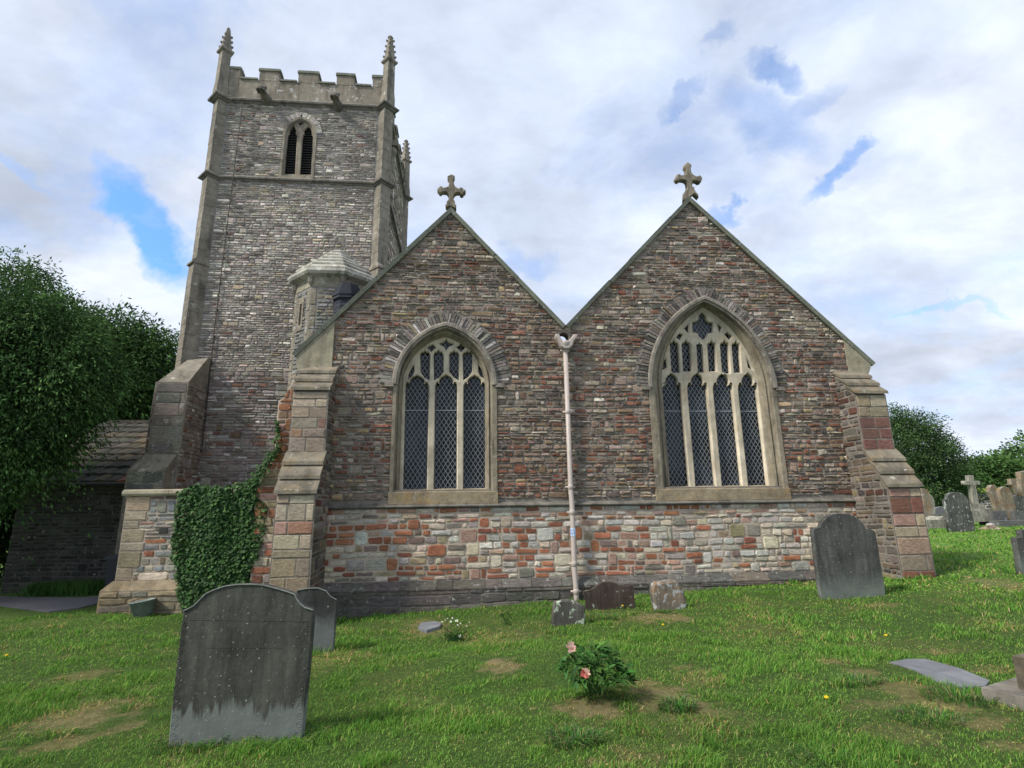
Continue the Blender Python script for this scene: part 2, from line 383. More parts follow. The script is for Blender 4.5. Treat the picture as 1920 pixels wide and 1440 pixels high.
# ------------------------------------------------------------------ arches
class Arch:
    def __init__(s, cx, h, zs, r): s.cx, s.h, s.zs, s.r = cx, h, zs, r; s.k = r-h
    def rise(s): return math.sqrt(max(0, s.r**2-s.k**2))
    def off(s, d):
        return Arch(s.cx, s.h-d, s.zs, s.r-d)     # d inward
    def half(s, z):
        if z <= s.zs: return s.h
        q = s.r**2-(z-s.zs)**2
        return max(0, math.sqrt(q)-s.k) if q > 0 else 0
    def pts(s, zb=None, n=20):
        th = math.acos(s.k/s.r); out = []
        if zb is not None: out.append((s.cx-s.h, zb))
        for i in range(n+1): a = th*i/n; out.append((s.cx+s.k-s.r*math.cos(a), s.zs+s.r*math.sin(a)))
        for i in range(n-1, -1, -1): a = th*i/n; out.append((s.cx-s.k+s.r*math.cos(a), s.zs+s.r*math.sin(a)))
        if zb is not None: out.append((s.cx+s.h, zb))
        return out
def arch_from(xl, xr, zs, zap):
    h = (xr-xl)/2; rise = zap-zs; return Arch((xl+xr)/2, h, zs, (h*h+rise*rise)/(2*h))
def sweep(arch, zb, prof, closed=False, n=20):
    mb = MB(); rings = [arch.off(d).pts(zb, n) for d, y in prof]; m_ = len(rings[0]); k = len(prof)
    vs = [(rings[j][i][0], prof[j][1], rings[j][i][1]) for i in range(m_) for j in range(k)]
    fs = [(i*k+j, i*k+(j+1) % k, (i+1)*k+(j+1) % k, (i+1)*k+j) for i in range(m_-1) for j in range(k if closed else k-1)]
    if closed: fs += [tuple(range(k-1, -1, -1)), tuple((m_-1)*k+j for j in range(k))]
    mb.add(vs, fs); return mb
def head(xl, xr, ys, yt, xlb, xrb, yb, ogee=.0):
    """cusped light in picture units: returns outline"""
    half = [(0, 0), (.02, .22), (.12, .38), (.27, .40), (.40, .27), (.42, .28), (.36, .48), (.42, .68), (.62, .86), (.85, .95), (1, 1.04)]
    cx = (xl+xr)/2; w = (xr-xl)/2; hh = ys-yt
    l = [(xl+a*w, ys-b*hh) for a, b in half]; r = [(xr-a*w, ys-b*hh) for a, b in half[:-1]]
    return [(xlb, yb)]+l+r[::-1]+[(xrb, yb)]
# ------------------------------------------------------------------ CHURCH
church = empty('church', (2.9, 11, -.1))
tag(church, 'old rubble stone church with twin east gables, tall traceried windows and a square battlemented tower', 'church')
YW = 11.0
eL = (-3.51, 4.76); aL = (-.30, 8.25); va = (2.24, 5.48); aR = (5.34, 8.77); eR = (9.36, 4.70)
XL, XR = -3.32, 9.14
def topz(x):
    pts = [eL, aL, va, aR, eR]
    for p, q in zip(pts, pts[1:]):
        if p[0] <= x <= q[0]: return p[1]+(q[1]-p[1])*(x-p[0])/(q[0]-p[0])
    return 4.7
def lines_at(z, inset=.0):
    """x intervals of the double gable at height z"""
    def xs(p, q): return p[0]+(q[0]-p[0])*(z-p[1])/(q[1]-p[1])
    if z >= aR[1]: return []
    l0 = max(XL, xs(eL, aL)) if z > eL[1]-.3 else XL
    r1 = min(XR, xs(aR, eR)) if z > eR[1]-.3 else XR
    if z <= va[1]: return [(l0+inset, r1-inset)]
    out = []
    if z < aL[1]: out.append((l0+inset, xs(aL, va)-inset))
    out.append((xs(va, aR)+inset, r1-inset))
    return [q for q in out if q[1]-q[0] > .02]
def sub(ivs, a, b):
    out = []
    for l, r in ivs:
        if b <= l or a >= r: out.append((l, r)); continue
        if a-l > .02: out.append((l, a))
        if r-b > .02: out.append((b, r))
    return out
# window data from the photograph
def wx(x, y, Y=YW): return W(x, y, Y)
YT = 11.26
wins = []
for (hx0, hx1, hys, hya, ox0, ox1, oys, oya, yb) in ((739, 929, 722, 609, 755.5, 910, 726, 633, 917), (1217, 1452, 728, 560, 1240.5, 1421, 728, 577, 911.5)):
    hL = wx(hx0, hys); hR = wx(hx1, hys); cxp = (hx0+hx1)/2
    top = wx(cxp, hya)[1]; Hood = arch_from(hL[0], hR[0], (hL[1]+hR[1])/2, top)
    oL = W(ox0, oys, YT); oR = W(ox1, oys, YT); cx = (oL[0]+oR[0])/2
    Op = arch_from(oL[0], oR[0], (oL[1]+oR[1])/2, W((ox0+ox1)/2, oya, YT)[1])
    zb = W((ox0+ox1)/2, yb, YT)[1]
    wins.append((Hood, Op, zb))
RW = (.34, .30)
def win_cut(ivs, z):
    for i, (H_, O_, zb) in enumerate(wins):
        if z < zb-.26: continue
        if z < H_.zs: hw = H_.h+.0
        else: hw = H_.off(-RW[i]).half(z)
        if hw > 0: ivs = sub(ivs, H_.cx-hw, H_.cx+hw)
    return ivs
hole = wx(1057, 632); HR = .115
ZS = 1.66     # string course
# wall core
outer = [(XL, -1.2), (XL, 4.86), (-3.42, 4.80), aL, va, aR, (9.26, 4.74), (XR, 4.86), (XR, -1.2)]
outer = [(XL, -1.2), (XL, topz(XL)-.03), (aL[0], aL[1]-.04), (va[0], va[1]-.04), (aR[0], aR[1]-.04), (XR, topz(XR)-.03), (XR, -1.2)]
loops = [outer]
for H_, O_, zb in wins: loops.append(H_.off(.05).pts(zb-.02))
loops.append([(hole[0]+HR*math.cos(a*PI/8), hole[1]+HR*math.sin(a*PI/8)) for a in range(16)])
core = link('east_wall', slab(loops, YW, YW+.30, 0, 'east_wall'), M['mortar_up'], church)
mb = MB()
def iv_up(z):
    r = win_cut(lines_at(z, .03), z)
    if abs(z-hole[1]) < HR+.03: r = sub(r, hole[0]-HR-.02, hole[0]+HR+.02)
    return r
rubble(mb, iv_up, ZS+.12, 8.7, pal_up, ch=(.042, .112), cw=(.09, .31), tall=.12, d=(.004, .034))
mb.build('rubble_masonry', M['rubble'], core)
low = MB(); low.box((XL, YW-.03, -.2), (XR, YW-.003, ZS-.02)); lowo = low.build('lower_wall', M['mortar_low'], church)
mb = MB(); rubble(mb, lambda z: [(XL+.01, XR-.01)], .26, ZS-.03, pal_low, o=(0, YW-.03, 0), ch=(.075, .15), cw=(.14, .40), tall=.16, gap=.013, d=(.004, .024))
mb.build('rubble_masonry', M['rubble_low'], lowo)
# plinth with weathered top
pl = MB(); pf = YW-.17
pl.hexa([(XL, pf, -1.2), (XR, pf, -1.2), (XR, YW-.01, -1.2), (XL, YW-.01, -1.2)], [(XL, pf, .12), (XR, pf, .12), (XR, YW-.035, .26), (XL, YW-.035, .26)])
plo = pl.build('plinth', stone_mat('plinth_stone', (.13, .12, .105), .62, (.36, .36, .32), 9, (.5, 1.5), .9, .12, 1, .5), church)
mb = MB(); rubble(mb, lambda z: [(XL+.02, XR-.02)], -.6, .11, pal_plinth, o=(0, pf, 0), ch=(.12, .24), cw=(.4, 1.1), tall=0, gap=.006, d=(.004, .02)); 
x = XL
while x < XR-.1:
    w = random.uniform(.3, .8); x2 = min(XR, x+w)
    c = pal_plinth(0, 0, 0, 0)
    mb.hexa([(x+.006, pf-.012, .10), (x2-.006, pf-.012, .10), (x2-.006, YW-.04, .10), (x+.006, YW-.04, .10)], [(x+.006, pf-.014, .125), (x2-.006, pf-.014, .125), (x2-.006, YW-.06, .262), (x+.006, YW-.06, .262)], c); x = x2
mb.build('plinth_masonry', M['rubble'], plo)
# string course
def string(mb, x0, x1, Y, z, pr=.09, h=.11):
    n = max(2, int((x1-x0)/.6)); xs = [x0+(x1-x0)*i/n for i in range(n+1)]
    prof = [(0, h*.62), (-pr*.9, h*.1), (-pr, -h*.05), (-pr*.93, -h*.25), (-pr*.45, -h*.3), (-pr*.3, -h*.5), (0, -h*.55)]
    vs = []; k = len(prof)
    for x in xs:
        for a, b in prof: vs.append((x, Y+a+random.uniform(-.003, .003), z+b+random.uniform(-.003, .003)))
    fs = [(i*k+j, i*k+j+1, (i+1)*k+j+1, (i+1)*k+j) for i in range(n) for j in range(k-1)]+[tuple(range(k-1, -1, -1)), tuple(n*k+j for j in range(k))]
    mb.add(vs, fs)
s_ = MB(); string(s_, XL, XR, YW, ZS, .10, .10); s_.build('string_course', M['string'], church)
# windows
def relieving(H_, w, col_fn, n_mul=1.0):
    mb = MB(); A0 = H_.off(-.01)
    th = math.acos(A0.k/A0.r); N_ = int(A0.r*th/.068*n_mul)
    for side in (-1, 1):
        a = .02
        while a < th:
            da = random.uniform(.045, .085)/A0.r/n_mul*1.0; a1 = min(th, a+da)
            w2 = w*random.uniform(.7, 1.06)
            def pt(rr, an): return (A0.cx+side*(-A0.k+rr*math.cos(an)), A0.zs+rr*math.sin(an))
            g = .004/A0.r
            q = [pt(A0.r, a+g), pt(A0.r+w2, a+g), pt(A0.r+w2, a1-g), pt(A0.r, a1-g)]
            cc = [sum(p[i] for p in q)/4 for i in (0, 1)]
            d = random.uniform(.02, .045); vs = [(p[0], YW+.004, p[1]) for p in q]+[(cc[0]+(p[0]-cc[0])*.9, YW-d+random.uniform(-.006, .006), cc[1]+(p[1]-cc[1])*.9) for p in q]
            mb.add(vs, [(4, 5, 6, 7) if side > 0 else (7, 6, 5, 4), (0, 1, 5, 4), (1, 2, 6, 5), (2, 3, 7, 6), (3, 0, 4, 7)], col_fn(a/th))
            a = a1
    return mb
def pal_v1(t): return pick([(3, G1), (2, G2), (.8, DK), (.5 if t > .5 else 0, RB), (.8 if t > .6 else .1, YL), (.3, PL)])
def pal_v2(t): return pick([(3, G1), (1.6, DK), (1.0, G2), (.4, MV), (.4, BR)])
tr1 = dict(o=(690, 580, 3.789), holes=[head(266, 432, 560, 472, 247, 418, 1278), head(477, 633, 560, 470, 467, 630, 1278), head(680, 833, 560, 474, 676, 836, 1278),
    [(372,322),(384,306),(395,312),(405,296),(415,312),(427,306),(438,325),(436,500),(400,480),(375,440)],
    [(468,325),(478,306),(490,312),(500,292),(510,312),(522,306),(534,325),(534,440),(508,478),(470,500)],
    [(580,325),(590,306),(602,312),(612,294),(622,312),(634,306),(643,325),(643,500),(610,478),(580,440)],
    [(676,325),(686,307),(696,313),(707,297),(717,313),(728,308),(738,325),(738,440),(712,478),(678,498)],
    [(327,395),(328,440),(312,476),(284,497),(290,460),(305,428)], [(785,392),(806,428),(820,465),(825,492),(800,476),(786,445)],
    [(422,272),(450,304),(482,272),(462,252),(445,258)], [(630,272),(662,303),(692,270),(668,250),(650,258)],
    [(555,292),(545,268),(503,244),(528,240),(543,234),(557,214),(570,236),(585,243),(612,247),(572,268)]])
def seg(xa, xb, yt, xc, xd, yb): 
    w = xb-xa
    return [(xc, yb), (xa, yt+30), (xa+w*.12, yt+18), (xa+w*.3, yt+22), (xa+w*.5, yt), (xb-w*.3, yt+22), (xb-w*.12, yt+18), (xb, yt+30), (xd, yb)]
tr2 = dict(o=(1180, 540, 3.428), holes=[head(207, 330, 655, 552, 253, 383, 1272), head(372, 497, 655, 552, 423, 553, 1272), head(537, 660, 655, 552, 593, 722, 1272), head(698, 818, 655, 552, 762, 888, 1272),
    seg(262, 310, 335, 272, 320, 540), seg(338, 388, 336, 348, 394, 532), seg(425, 467, 338, 434, 482, 545), seg(503, 548, 338, 512, 555, 532), seg(585, 632, 338, 597, 642, 545), seg(660, 703, 342, 672, 714, 540),
    [(232,448),(238,510),(212,528),(218,480)], [(753,455),(790,528),(762,512)],
    [(468,158),(488,180),(490,208),(505,222),(527,222),(529,250),(526,286),(500,290),(488,318),(470,330),(452,312),(440,288),(414,286),(411,250),(413,222),(435,218),(447,205),(450,180)],
    [(352,262),(378,232),(377,292)], [(566,232),(592,250),(578,290)], [(300,318),(322,293),(340,300),(322,335)], [(612,300),(630,285),(658,306),(640,335)]])
gw = []
for i, (H_, O_, zb) in enumerate(wins):
    T_ = (tr1, tr2)[i]; ox, oy, s = T_['o']
    hl = []
    for q_, hp in enumerate(T_['holes']):
        if q_ >= (3, 4)[i]:
            mx, my = sum(a for a, b in hp)/len(hp), sum(b for a, b in hp)/len(hp); kx = (1.06, 1.14)[i]; hp = [(mx+(a-mx)*kx, my+(b-my)*(1.05, 1.04)[i]) for a, b in hp]
        hl.append([W(x, y, YT) for x, y in ZT(ox, oy, s, hp)])
    for q in hl[:(3, 4)[i]]: q[0] = (q[0][0], zb); q[-1] = (q[-1][0], zb)
    out = O_.off(-.03).pts(zb-.05)
    frame = link('gable_window', slab([out]+hl, YT-.03, YT+.10, .019, 'tracery'), M['lime'], church)
    tag(frame, ('three light window with low arched head', 'taller four light window with pointed head')[i])
    # splayed jambs
    D = H_.h-O_.h
    prof = [(-.02, YW+.02), (-.02, YW-.035), (D*.35, YW-.035), (D*.42, YW-.01), (D*.5, YW+.08), (D*.62, YW+.10), (D*.66, YW+.07), (D*.72, YW+.07), (D*.8, YW+.12), (D+.01, YT-.01), (D+.01, YT+.06)]
    # interpolate between the two arches: use a varying rise
    mbj = MB(); rings = []
    for d, y in prof:
        t_ = (d)/D; A_ = Arch(H_.cx*(1-t_)+O_.cx*t_, H_.h-d, H_.zs*(1-t_)+O_.zs*t_, H_.r*(1-t_)+O_.r*t_); rings.append(A_.pts(zb-.12, 24))
    k = len(prof); m_ = len(rings[0])
    mbj.add([(rings[j][a][0], prof[j][1], rings[j][a][1]) for a in range(m_) for j in range(k)], [(a*k+j, a*k+j+1, (a+1)*k+j+1, (a+1)*k+j) for a in range(m_-1) for j in range(k-1)])
    mbj.build('window_frame', M['lime_dark'], frame)
    Hh = H_.off(-.015)
    hm = sweep(Hh, None, [(-.0, YW+.01), (-.03, YW-.075), (.0, YW-.10), (.055, YW-.10), (.065, YW-.06), (.10, YW-.045), (.10, YW+.01)], True, 24)
    for sd in (-1, 1):
        x0 = Hh.cx+sd*(Hh.h-.02); x1 = Hh.cx+sd*(Hh.h+.17)
        hm.box((min(x0, x1), YW-.09, Hh.zs-.055), (max(x0, x1), YW+.01, Hh.zs+.03))
    hm.build('hood_mould', M['hood'], frame)
    relieving(H_, RW[i], (pal_v1, pal_v2)[i]).build('relieving_arch', M['rubble'], frame)
    # sill
    sm = MB(); sx0, sx1 = H_.cx-H_.h-.03, H_.cx+H_.h+.03
    sm.hexa([(sx0, YW-.05, zb-.30), (sx1, YW-.05, zb-.30), (sx1, YW+.3, zb-.30), (sx0, YW+.3, zb-.30)], [(sx0, YW-.06, zb-.07), (sx1, YW-.06, zb-.07), (sx1, YT+.05, zb+.012), (sx0, YT+.05, zb+.012)])
    sm.build('sill', M['sill'], frame)
    # glass and lattice
    zt = O_.zs+O_.rise()+.02
    gm = MB(); gm.box((O_.cx-O_.h-.04, YT+.085, zb-.05), (O_.cx+O_.h+.04, YT+.12, zt)); gm.build('glass', M['glass'], frame)
    lm = MB(); x0, x1 = O_.cx-O_.h, O_.cx+O_.h; yl = YT+.072; tk = .0036; dx, dz = .096, .148; sl = dz/dx
    zlo = zb-.02; hgt = zt-zlo; nx = int((x1-x0+hgt/sl)/dx)+2
    for q in range(-int(hgt/sl/dx)-2, nx):
        for sd in (1, -1):
            xa = x0+q*dx; pa, pb = (xa, zlo), (xa+hgt/sl, zt)
            if sd < 0: pa, pb = (x0+x1-pa[0], pa[1]), (x0+x1-pb[0], pb[1])
            # clip to width
            def atx(xx): return (xx, pa[1]+(pb[1]-pa[1])*(xx-pa[0])/(pb[0]-pa[0]))
            lo, hi = (pa, pb)
            if min(lo[0], hi[0]) < x0:
                if lo[0] < x0: lo = atx(x0)
                if hi[0] < x0: hi = atx(x0)
            if max(lo[0], hi[0]) > x1:
                if lo[0] > x1: lo = atx(x1)
                if hi[0] > x1: hi = atx(x1)
            if hi[1]-lo[1] < .02: continue
            nx_, nz_ = -(hi[1]-lo[1]), (hi[0]-lo[0]); ln = math.hypot(nx_, nz_); nx_ *= tk/ln/1; nz_ *= tk/ln
            vs = [(lo[0]+nx_, yl, lo[1]+nz_), (lo[0]-nx_, yl, lo[1]-nz_), (hi[0]-nx_, yl, hi[1]-nz_), (hi[0]+nx_, yl, hi[1]+nz_)]
            vs += [(a, b+.006, c) for a, b, c in vs]
            lm.add(vs, [(0, 1, 2, 3), (7, 6, 5, 4), (0, 4, 5, 1), (2, 6, 7, 3)])
    zb2 = W(950 if i == 0 else 1330, (769, 770)[i], YT)[1]
    lm.box((x0, yl-.012, zb2-.008), (x1, yl-.001, zb2+.008))
    lm.build('lattice', M['lead'], frame)
    gw.append(frame)
# copings
def coping(p, q, name='coping'):
    mb = MB(); d = Vector((q[0]-p[0], 0, q[1]-p[1])); ln = d.length; d.normalize(); nrm = Vector((-d.z, 0, d.x))
    if nrm.z < 0: nrm = -nrm
    n = max(3, int(ln/.75)); P0 = Vector((p[0], 0, p[1]))
    for i in range(n):
        a = P0+d*(ln*i/n+.003); b = P0+d*(ln*(i+1)/n-.003); e = random.uniform(-.009, .009)
        o_, i_ = .02+e, -.085+e
        lo = [a+nrm*i_+Vector((0, YW-.075+e, 0)), b+nrm*i_+Vector((0, YW-.075+e, 0)), b+nrm*i_+Vector((0, YW+.36, 0)), a+nrm*i_+Vector((0, YW+.36, 0))]
        hi = [a+nrm*(o_-.02)+Vector((0, YW-.095+e, 0)), b+nrm*(o_-.02)+Vector((0, YW-.095+e, 0)), b+nrm*o_+Vector((0, YW+.36, 0)), a+nrm*o_+Vector((0, YW+.36, 0))]
        mb.hexa(lo, hi)
    return mb.build(name, M['coping'], church)
coping(eL, aL); coping(aL, va); coping(va, aR); coping(aR, eR)
# kneelers
kb = MB(); kb.prism([(XL-.10, 4.62), (XL-.06, 4.40), (XL+.62, 4.40), (XL+.62, topz(XL+.62)-.10), (XL-.10, topz(XL-.10)-.10)], lambda p: (p[0], YW-.05, p[1]), lambda p: (p[0], YW+.5, p[1]))
kb.build('kneeler', M['kneel'], church)
kb = MB(); kb.prism([(XR-.42, 4.36), (XR-.02, 4.36), (XR+.12, 4.62), (XR+.12, topz(XR+.12)-.09), (XR-.42, topz(XR-.42)-.10)], lambda p: (p[0], YW-.05, p[1]), lambda p: (p[0], YW+.5, p[1]))
kb.build('kneeler', M['kneel'], church)
# crosses
c1 = ZT(790, 310, 13.09, [(600,1070),(590,1000),(615,990),(625,920),(660,890),(685,820),(665,760),(620,700),(560,690),(500,700),(490,730),(440,715),(430,680),(395,660),(398,600),(430,590),(440,560),(480,548),(520,560),(530,590),(590,580),(650,560),(680,510),(690,420),(660,380),(642,350),(645,295),(690,285),(735,255),(780,280),(822,295),(820,345),(795,380),(795,430),(805,510),(840,565),(900,600),(935,605),(945,580),(990,580),(1030,610),(1035,635),(1080,635),(1090,680),(1060,715),(1035,715),(1035,755),(985,770),(950,750),(940,710),(880,710),(830,730),(795,780),(785,860),(825,930),(835,1000),(858,1000),(858,1110),(722,1050)])
c2 = ZT(1230, 280, 10.28, [(520,1040),(530,850),(575,800),(590,740),(575,660),(540,625),(480,615),(440,620),(425,645),(385,635),(350,585),(380,560),(385,515),(440,505),(465,530),(550,520),(560,470),(560,400),(530,380),(535,310),(590,280),(660,320),(665,350),(650,390),(660,470),(700,520),(760,550),(800,545),(820,525),(855,555),(870,590),(850,655),(800,665),(770,640),(700,630),(680,650),(680,750),(715,750),(725,810),(760,860),(795,900),(800,960),(715,880)])
for i, c_ in enumerate((c1, c2)):
    o = link('gable_cross', slab([[W(x, y, YW+.06) for x, y in c_]], YW-.02, YW+.14, .018, 'cross'), M['lime_dark'], church)
# right and left east buttresses: stages (z top, projection) with stone slab weatherings
def block_face(mb, x0, x1, z0, z1, Y, cols, hmin=.13, hmax=.36, u=None, o=None, n=None, ww=(.2, .6)):
    o = o or Vector((0, Y, 0)); u = u or Vector((1, 0, 0)); n = n or Vector((0, -1, 0)); z = z0
    while z < z1-.01:
        h = random.uniform(hmin, hmax); h = z1-z if z+h > z1-.1 else h
        x = x0
        while x < x1-.01:
            w = random.uniform(*ww); w = x1-x if x+w > x1-.12 else w
            quad_stone(mb, (x, z), (x+w, z), (x+w, z+h), (x, z+h), random.uniform(.006, .016), cols(x, z+h/2, w, h), o, u, n, .006, .004, True); x += w
        z += h
def buttress(name, x0, x1, stages, zb, frontcol, sidecol, slabw=.03, label=None, mat='mortar_up'):
    """stages from the ground: (proj, ztop of its upright face, ztop of its weathering)"""
    root = MB(); faces = MB(); sls = []
    prev_z = zb
    for i, (pr, z1, z2) in enumerate(stages):
        nxt_ = stages[i+1][0] if i+1 < len(stages) else 0.0
        root.box((x0, YW-pr, prev_z-.02), (x1, YW+.02, z1))
        root.hexa([(x0, YW-pr, z1), (x1, YW-pr, z1), (x1, YW+.02, z1), (x0, YW+.02, z1)], [(x0, YW-nxt_-.01, z2-.02), (x1, YW-nxt_-.01, z2-.02), (x1, YW+.02, z2-.02), (x0, YW+.02, z2-.02)])
        lo = max(prev_z, -.3)
        block_face(faces, x0+.01, x1-.01, lo, z1, YW-pr, frontcol)
        for xs_, nn in ((x0, Vector((-1, 0, 0))), (x1, Vector((1, 0, 0)))):
            uu = Vector((0, 1, 0)) if nn.x < 0 else Vector((0, 1, 0))
            rubble(faces, lambda z: [(-pr+.01, .0)], lo, z1, sidecol, o=(xs_, YW, 0), u=uu, n=nn, ch=(.07, .17), cw=(.15, .4), tall=.1, d=(.006, .02))
            # triangle under the weathering
            rubble(faces, lambda z, pr=pr, nxt_=nxt_, z1=z1, z2=z2: [(-(pr+(nxt_-pr)*(z-z1)/(z2-z1))+.03, .0)], z1+.01, z2-.06, sidecol, o=(xs_, YW, 0), u=uu, n=nn, ch=(.07, .15), cw=(.15, .4), tall=0, d=(.006, .02))
        for k in range(3):       # overlapping slabs
            t0, t1 = k/3, min(1.03, (k+1)/3+.10)
            ya, za = YW-pr+(pr-nxt_)*t0, z1+(z2-z1)*t0; yb_, zb_ = YW-pr+(pr-nxt_)*t1, z1+(z2-z1)*t1
            e = slabw
            yo = -.06
            sl = MB(); sl.hexa([(x0-e, ya+yo, za+.02), (x1+e, ya+yo, za+.02), (x1+e, yb_, zb_-.04), (x0-e, yb_, zb_-.04)], [(x0-e, ya+yo+.01, za+.085), (x1+e, ya+yo+.01, za+.085), (x1+e, yb_, zb_+.01), (x0-e, yb_, zb_+.01)]); sls.append(sl)
        prev_z = z2
    r = root.build(name, M[mat], church); faces.build('facing_stones', M['rubble_low'], r); [q.build('weathering_slab', M['weather'], r) for q in sls]
    return r
def fc_r(x, z, w, h):
    if 1.3 < z < 1.62: return pick([(3, (.21, .10, .07)), (.6, RB)])
    if z < .45: return pick([(1, (.24, .11, .07))])
    if 2.75 < z < 3.45: return pick([(3, (.18, .095, .075)), (.5, PK)])
    return pick([(3, (.42, .34, .24)), (1.4, (.34, .27, .19)), (.5, PK)])
def fc_l(x, z, w, h):
    if 1.12 < z < 1.32: return pick([(1, (.27, .15, .105)), (.5, PK)])
    if z < 1.0: return pick([(1, (.29, .235, .165))])
    if 2.35 < z < 3.6: return pick([(1.3, (.29, .175, .125)), (2, (.32, .26, .19)), (1, (.33, .24, .19))])
    return pick([(3, (.42, .345, .25)), (1, (.33, .28, .21))])
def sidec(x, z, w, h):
    return tuple(.72*q for q in pick([(2, G1), (1.4, BR), (1.2, G2), (.8, RB), (.8, DK), (.4, YL)]))  # tones scaled down, putting the shade of the buttress sides into the colour
ST = [(1.0, 1.88, 2.68), (.55, 3.86, 4.50)]
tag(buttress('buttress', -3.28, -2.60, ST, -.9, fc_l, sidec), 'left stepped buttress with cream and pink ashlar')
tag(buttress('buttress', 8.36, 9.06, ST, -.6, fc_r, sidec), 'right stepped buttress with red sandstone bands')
# stepped south pier next to the left corner
sp_px = [(566, 700), (548, 716), (536, 742), (522, 752), (518, 800), (515, 846), (503, 862), (490, 893), (478, 925), (472, 1000), (470, 1160), (600, 1160), (600, 700)]
spw = [W(x, y, 11.12) for x, y in sp_px]; spw[-3] = (spw[-3][0], -.9); spw[-2] = (spw[-2][0], -.9)
so = link('buttress', slab([spw], 11.12, 11.75, .01, 'south_pier'), M['mortar_low'], church)
tag(so, 'broken sloping side buttress with orange ashlar, ivy at its edge')
def iv_poly(poly):
    def f(z):
        xs = []
        for (x0, z0), (x1, z1) in zip(poly, poly[1:]+poly[:1]):
            if (z0 <= z < z1) or (z1 <= z < z0): xs.append(x0+(x1-x0)*(z-z0)/(z1-z0))
        xs.sort(); return [(xs[i]+.015, xs[i+1]-.01) for i in range(0, len(xs)-1, 2) if xs[i+1]-xs[i] > .06]
    return f
def pal_pier(x, z, w, h):
    if z > 2.6: return pick([(3, (.27, .13, .065)), (1, (.24, .17, .11)), (.5, PK)])
    return pick([(1.6, OR), (1.6, CR), (1, PK), (.8, G2), (.8, YL), (.5, RD)])
mb = MB(); rubble(mb, iv_poly(spw), -.3, spw[0][1]-.02, pal_pier, o=(0, 11.115, 0), ch=(.09, .2), cw=(.18, .42), tall=.15, d=(.008, .02)); mb.build('facing_stones', M['rubble_low'], so)
# back of the church: side walls, end wall, two roofs with a valley
bk = MB(); bk.box((XL, YW+.31, -1.0), (XL+.5, 25, 4.3)); bk.box((XR-.5, YW+.31, -1.0), (XR, 25, 4.3)); bk.box((XL+.5, 24.5, -1), (XR-.5, 25, 4.3))
bk.prism([(XL+.05, 4.3), (aL[0], 7.8), (va[0], 4.9), (aR[0], 8.3), (XR-.05, 4.3)], lambda p: (p[0], 24.6, p[1]), lambda p: (p[0], 24.98, p[1]))
bk.build('side_wall', M['soft_rubble'], church)
rf = MB()
for p, q in ((eL, aL), (aL, va), (va, aR), (aR, eR)):
    pz, qz = p[1]-.36, q[1]-.36
    n = 14; 
    for i in range(n):       # slate courses
        a = (p[0]+(q[0]-p[0])*i/n, pz+(qz-pz)*i/n); b = (p[0]+(q[0]-p[0])*(i+1)/n, pz+(qz-pz)*(i+1)/n)
        e = .014
        lo_, hi_ = (a, b) if a[1] < b[1] else (b, a)
        rf.add([(lo_[0], YW+.285, lo_[1]+e), (lo_[0], 25.2, lo_[1]+e), (hi_[0], 25.2, hi_[1]), (hi_[0], YW+.285, hi_[1]), (lo_[0], YW+.285, lo_[1]-.05), (lo_[0], 25.2, lo_[1]-.05), (hi_[0], 25.2, hi_[1]-.06), (hi_[0], YW+.285, hi_[1]-.06)],
               [(0, 1, 2, 3), (7, 6, 5, 4), (0, 4, 5, 1), (1, 5, 6, 2), (2, 6, 7, 3), (3, 7, 4, 0)])
rf.build('roof', M['slate'], church)
# drainpipe with ornate hopper
def on_wall(x, y, Y): p = P(x, y, Y); return Vector(p)
dp = MB(); px_top = on_wall(1060, 652, YW-.12); xg = px_top.x
yb_ = [(px_top.z-.02, .12), (1.95, .12), (1.70, .19), (.40, .19), (.10, .27), (-.10, .27), (-.30, .27)]
pts = [Vector((xg, YW-b, a)) for a, b in yb_]
def rail(pts, n=10): return pts
dp.tube(pts, .052, 12)
for zz, off in ((3.55, .12), (2.0, .12), (1.5, .19), (.52, .19), (.02, .27), (px_top.z-.06, .12)):
    dp.lathe((xg, YW-off, zz), [(.051, -.05), (.058, -.045), (.06, 0), (.058, .045), (.051, .05)], 12)
    if zz < 4.9: dp.box((xg-.10, YW-off+.01, zz-.018), (xg+.10, YW-off+.06, zz+.018)); 
dpo = dp.build('drainpipe', M['pipe'], church, True)
hp = ZT(980, 583, 2.4, [(143,116),(146,108),(162,112),(168,128),(180,140),(200,140),(214,128),(224,112),(240,112),(244,118),(238,128),(228,140),(222,160),(206,176),(182,176),(166,164),(160,142),(150,128)])
link('hopper', slab([[W(x, y, YW-.14) for x, y in hp]], YW-.25, YW-.03, .02, 'hopper'), M['pipe'], dpo)
hb = MB(); hb.lathe((xg, YW-.14, px_top.z+.06), [(.06, -.12), (.12, -.04), (.135, .02), (.135, .06), (.11, .065)], 14); hb.build('bowl', M['pipe'], dpo, True)
stk = MB(); stk.tube([(xg, YW-.19, 1.04), (xg, YW-.19, 1.20)], .0535, 12); stk.build('sticker', M['sticker'], dpo)
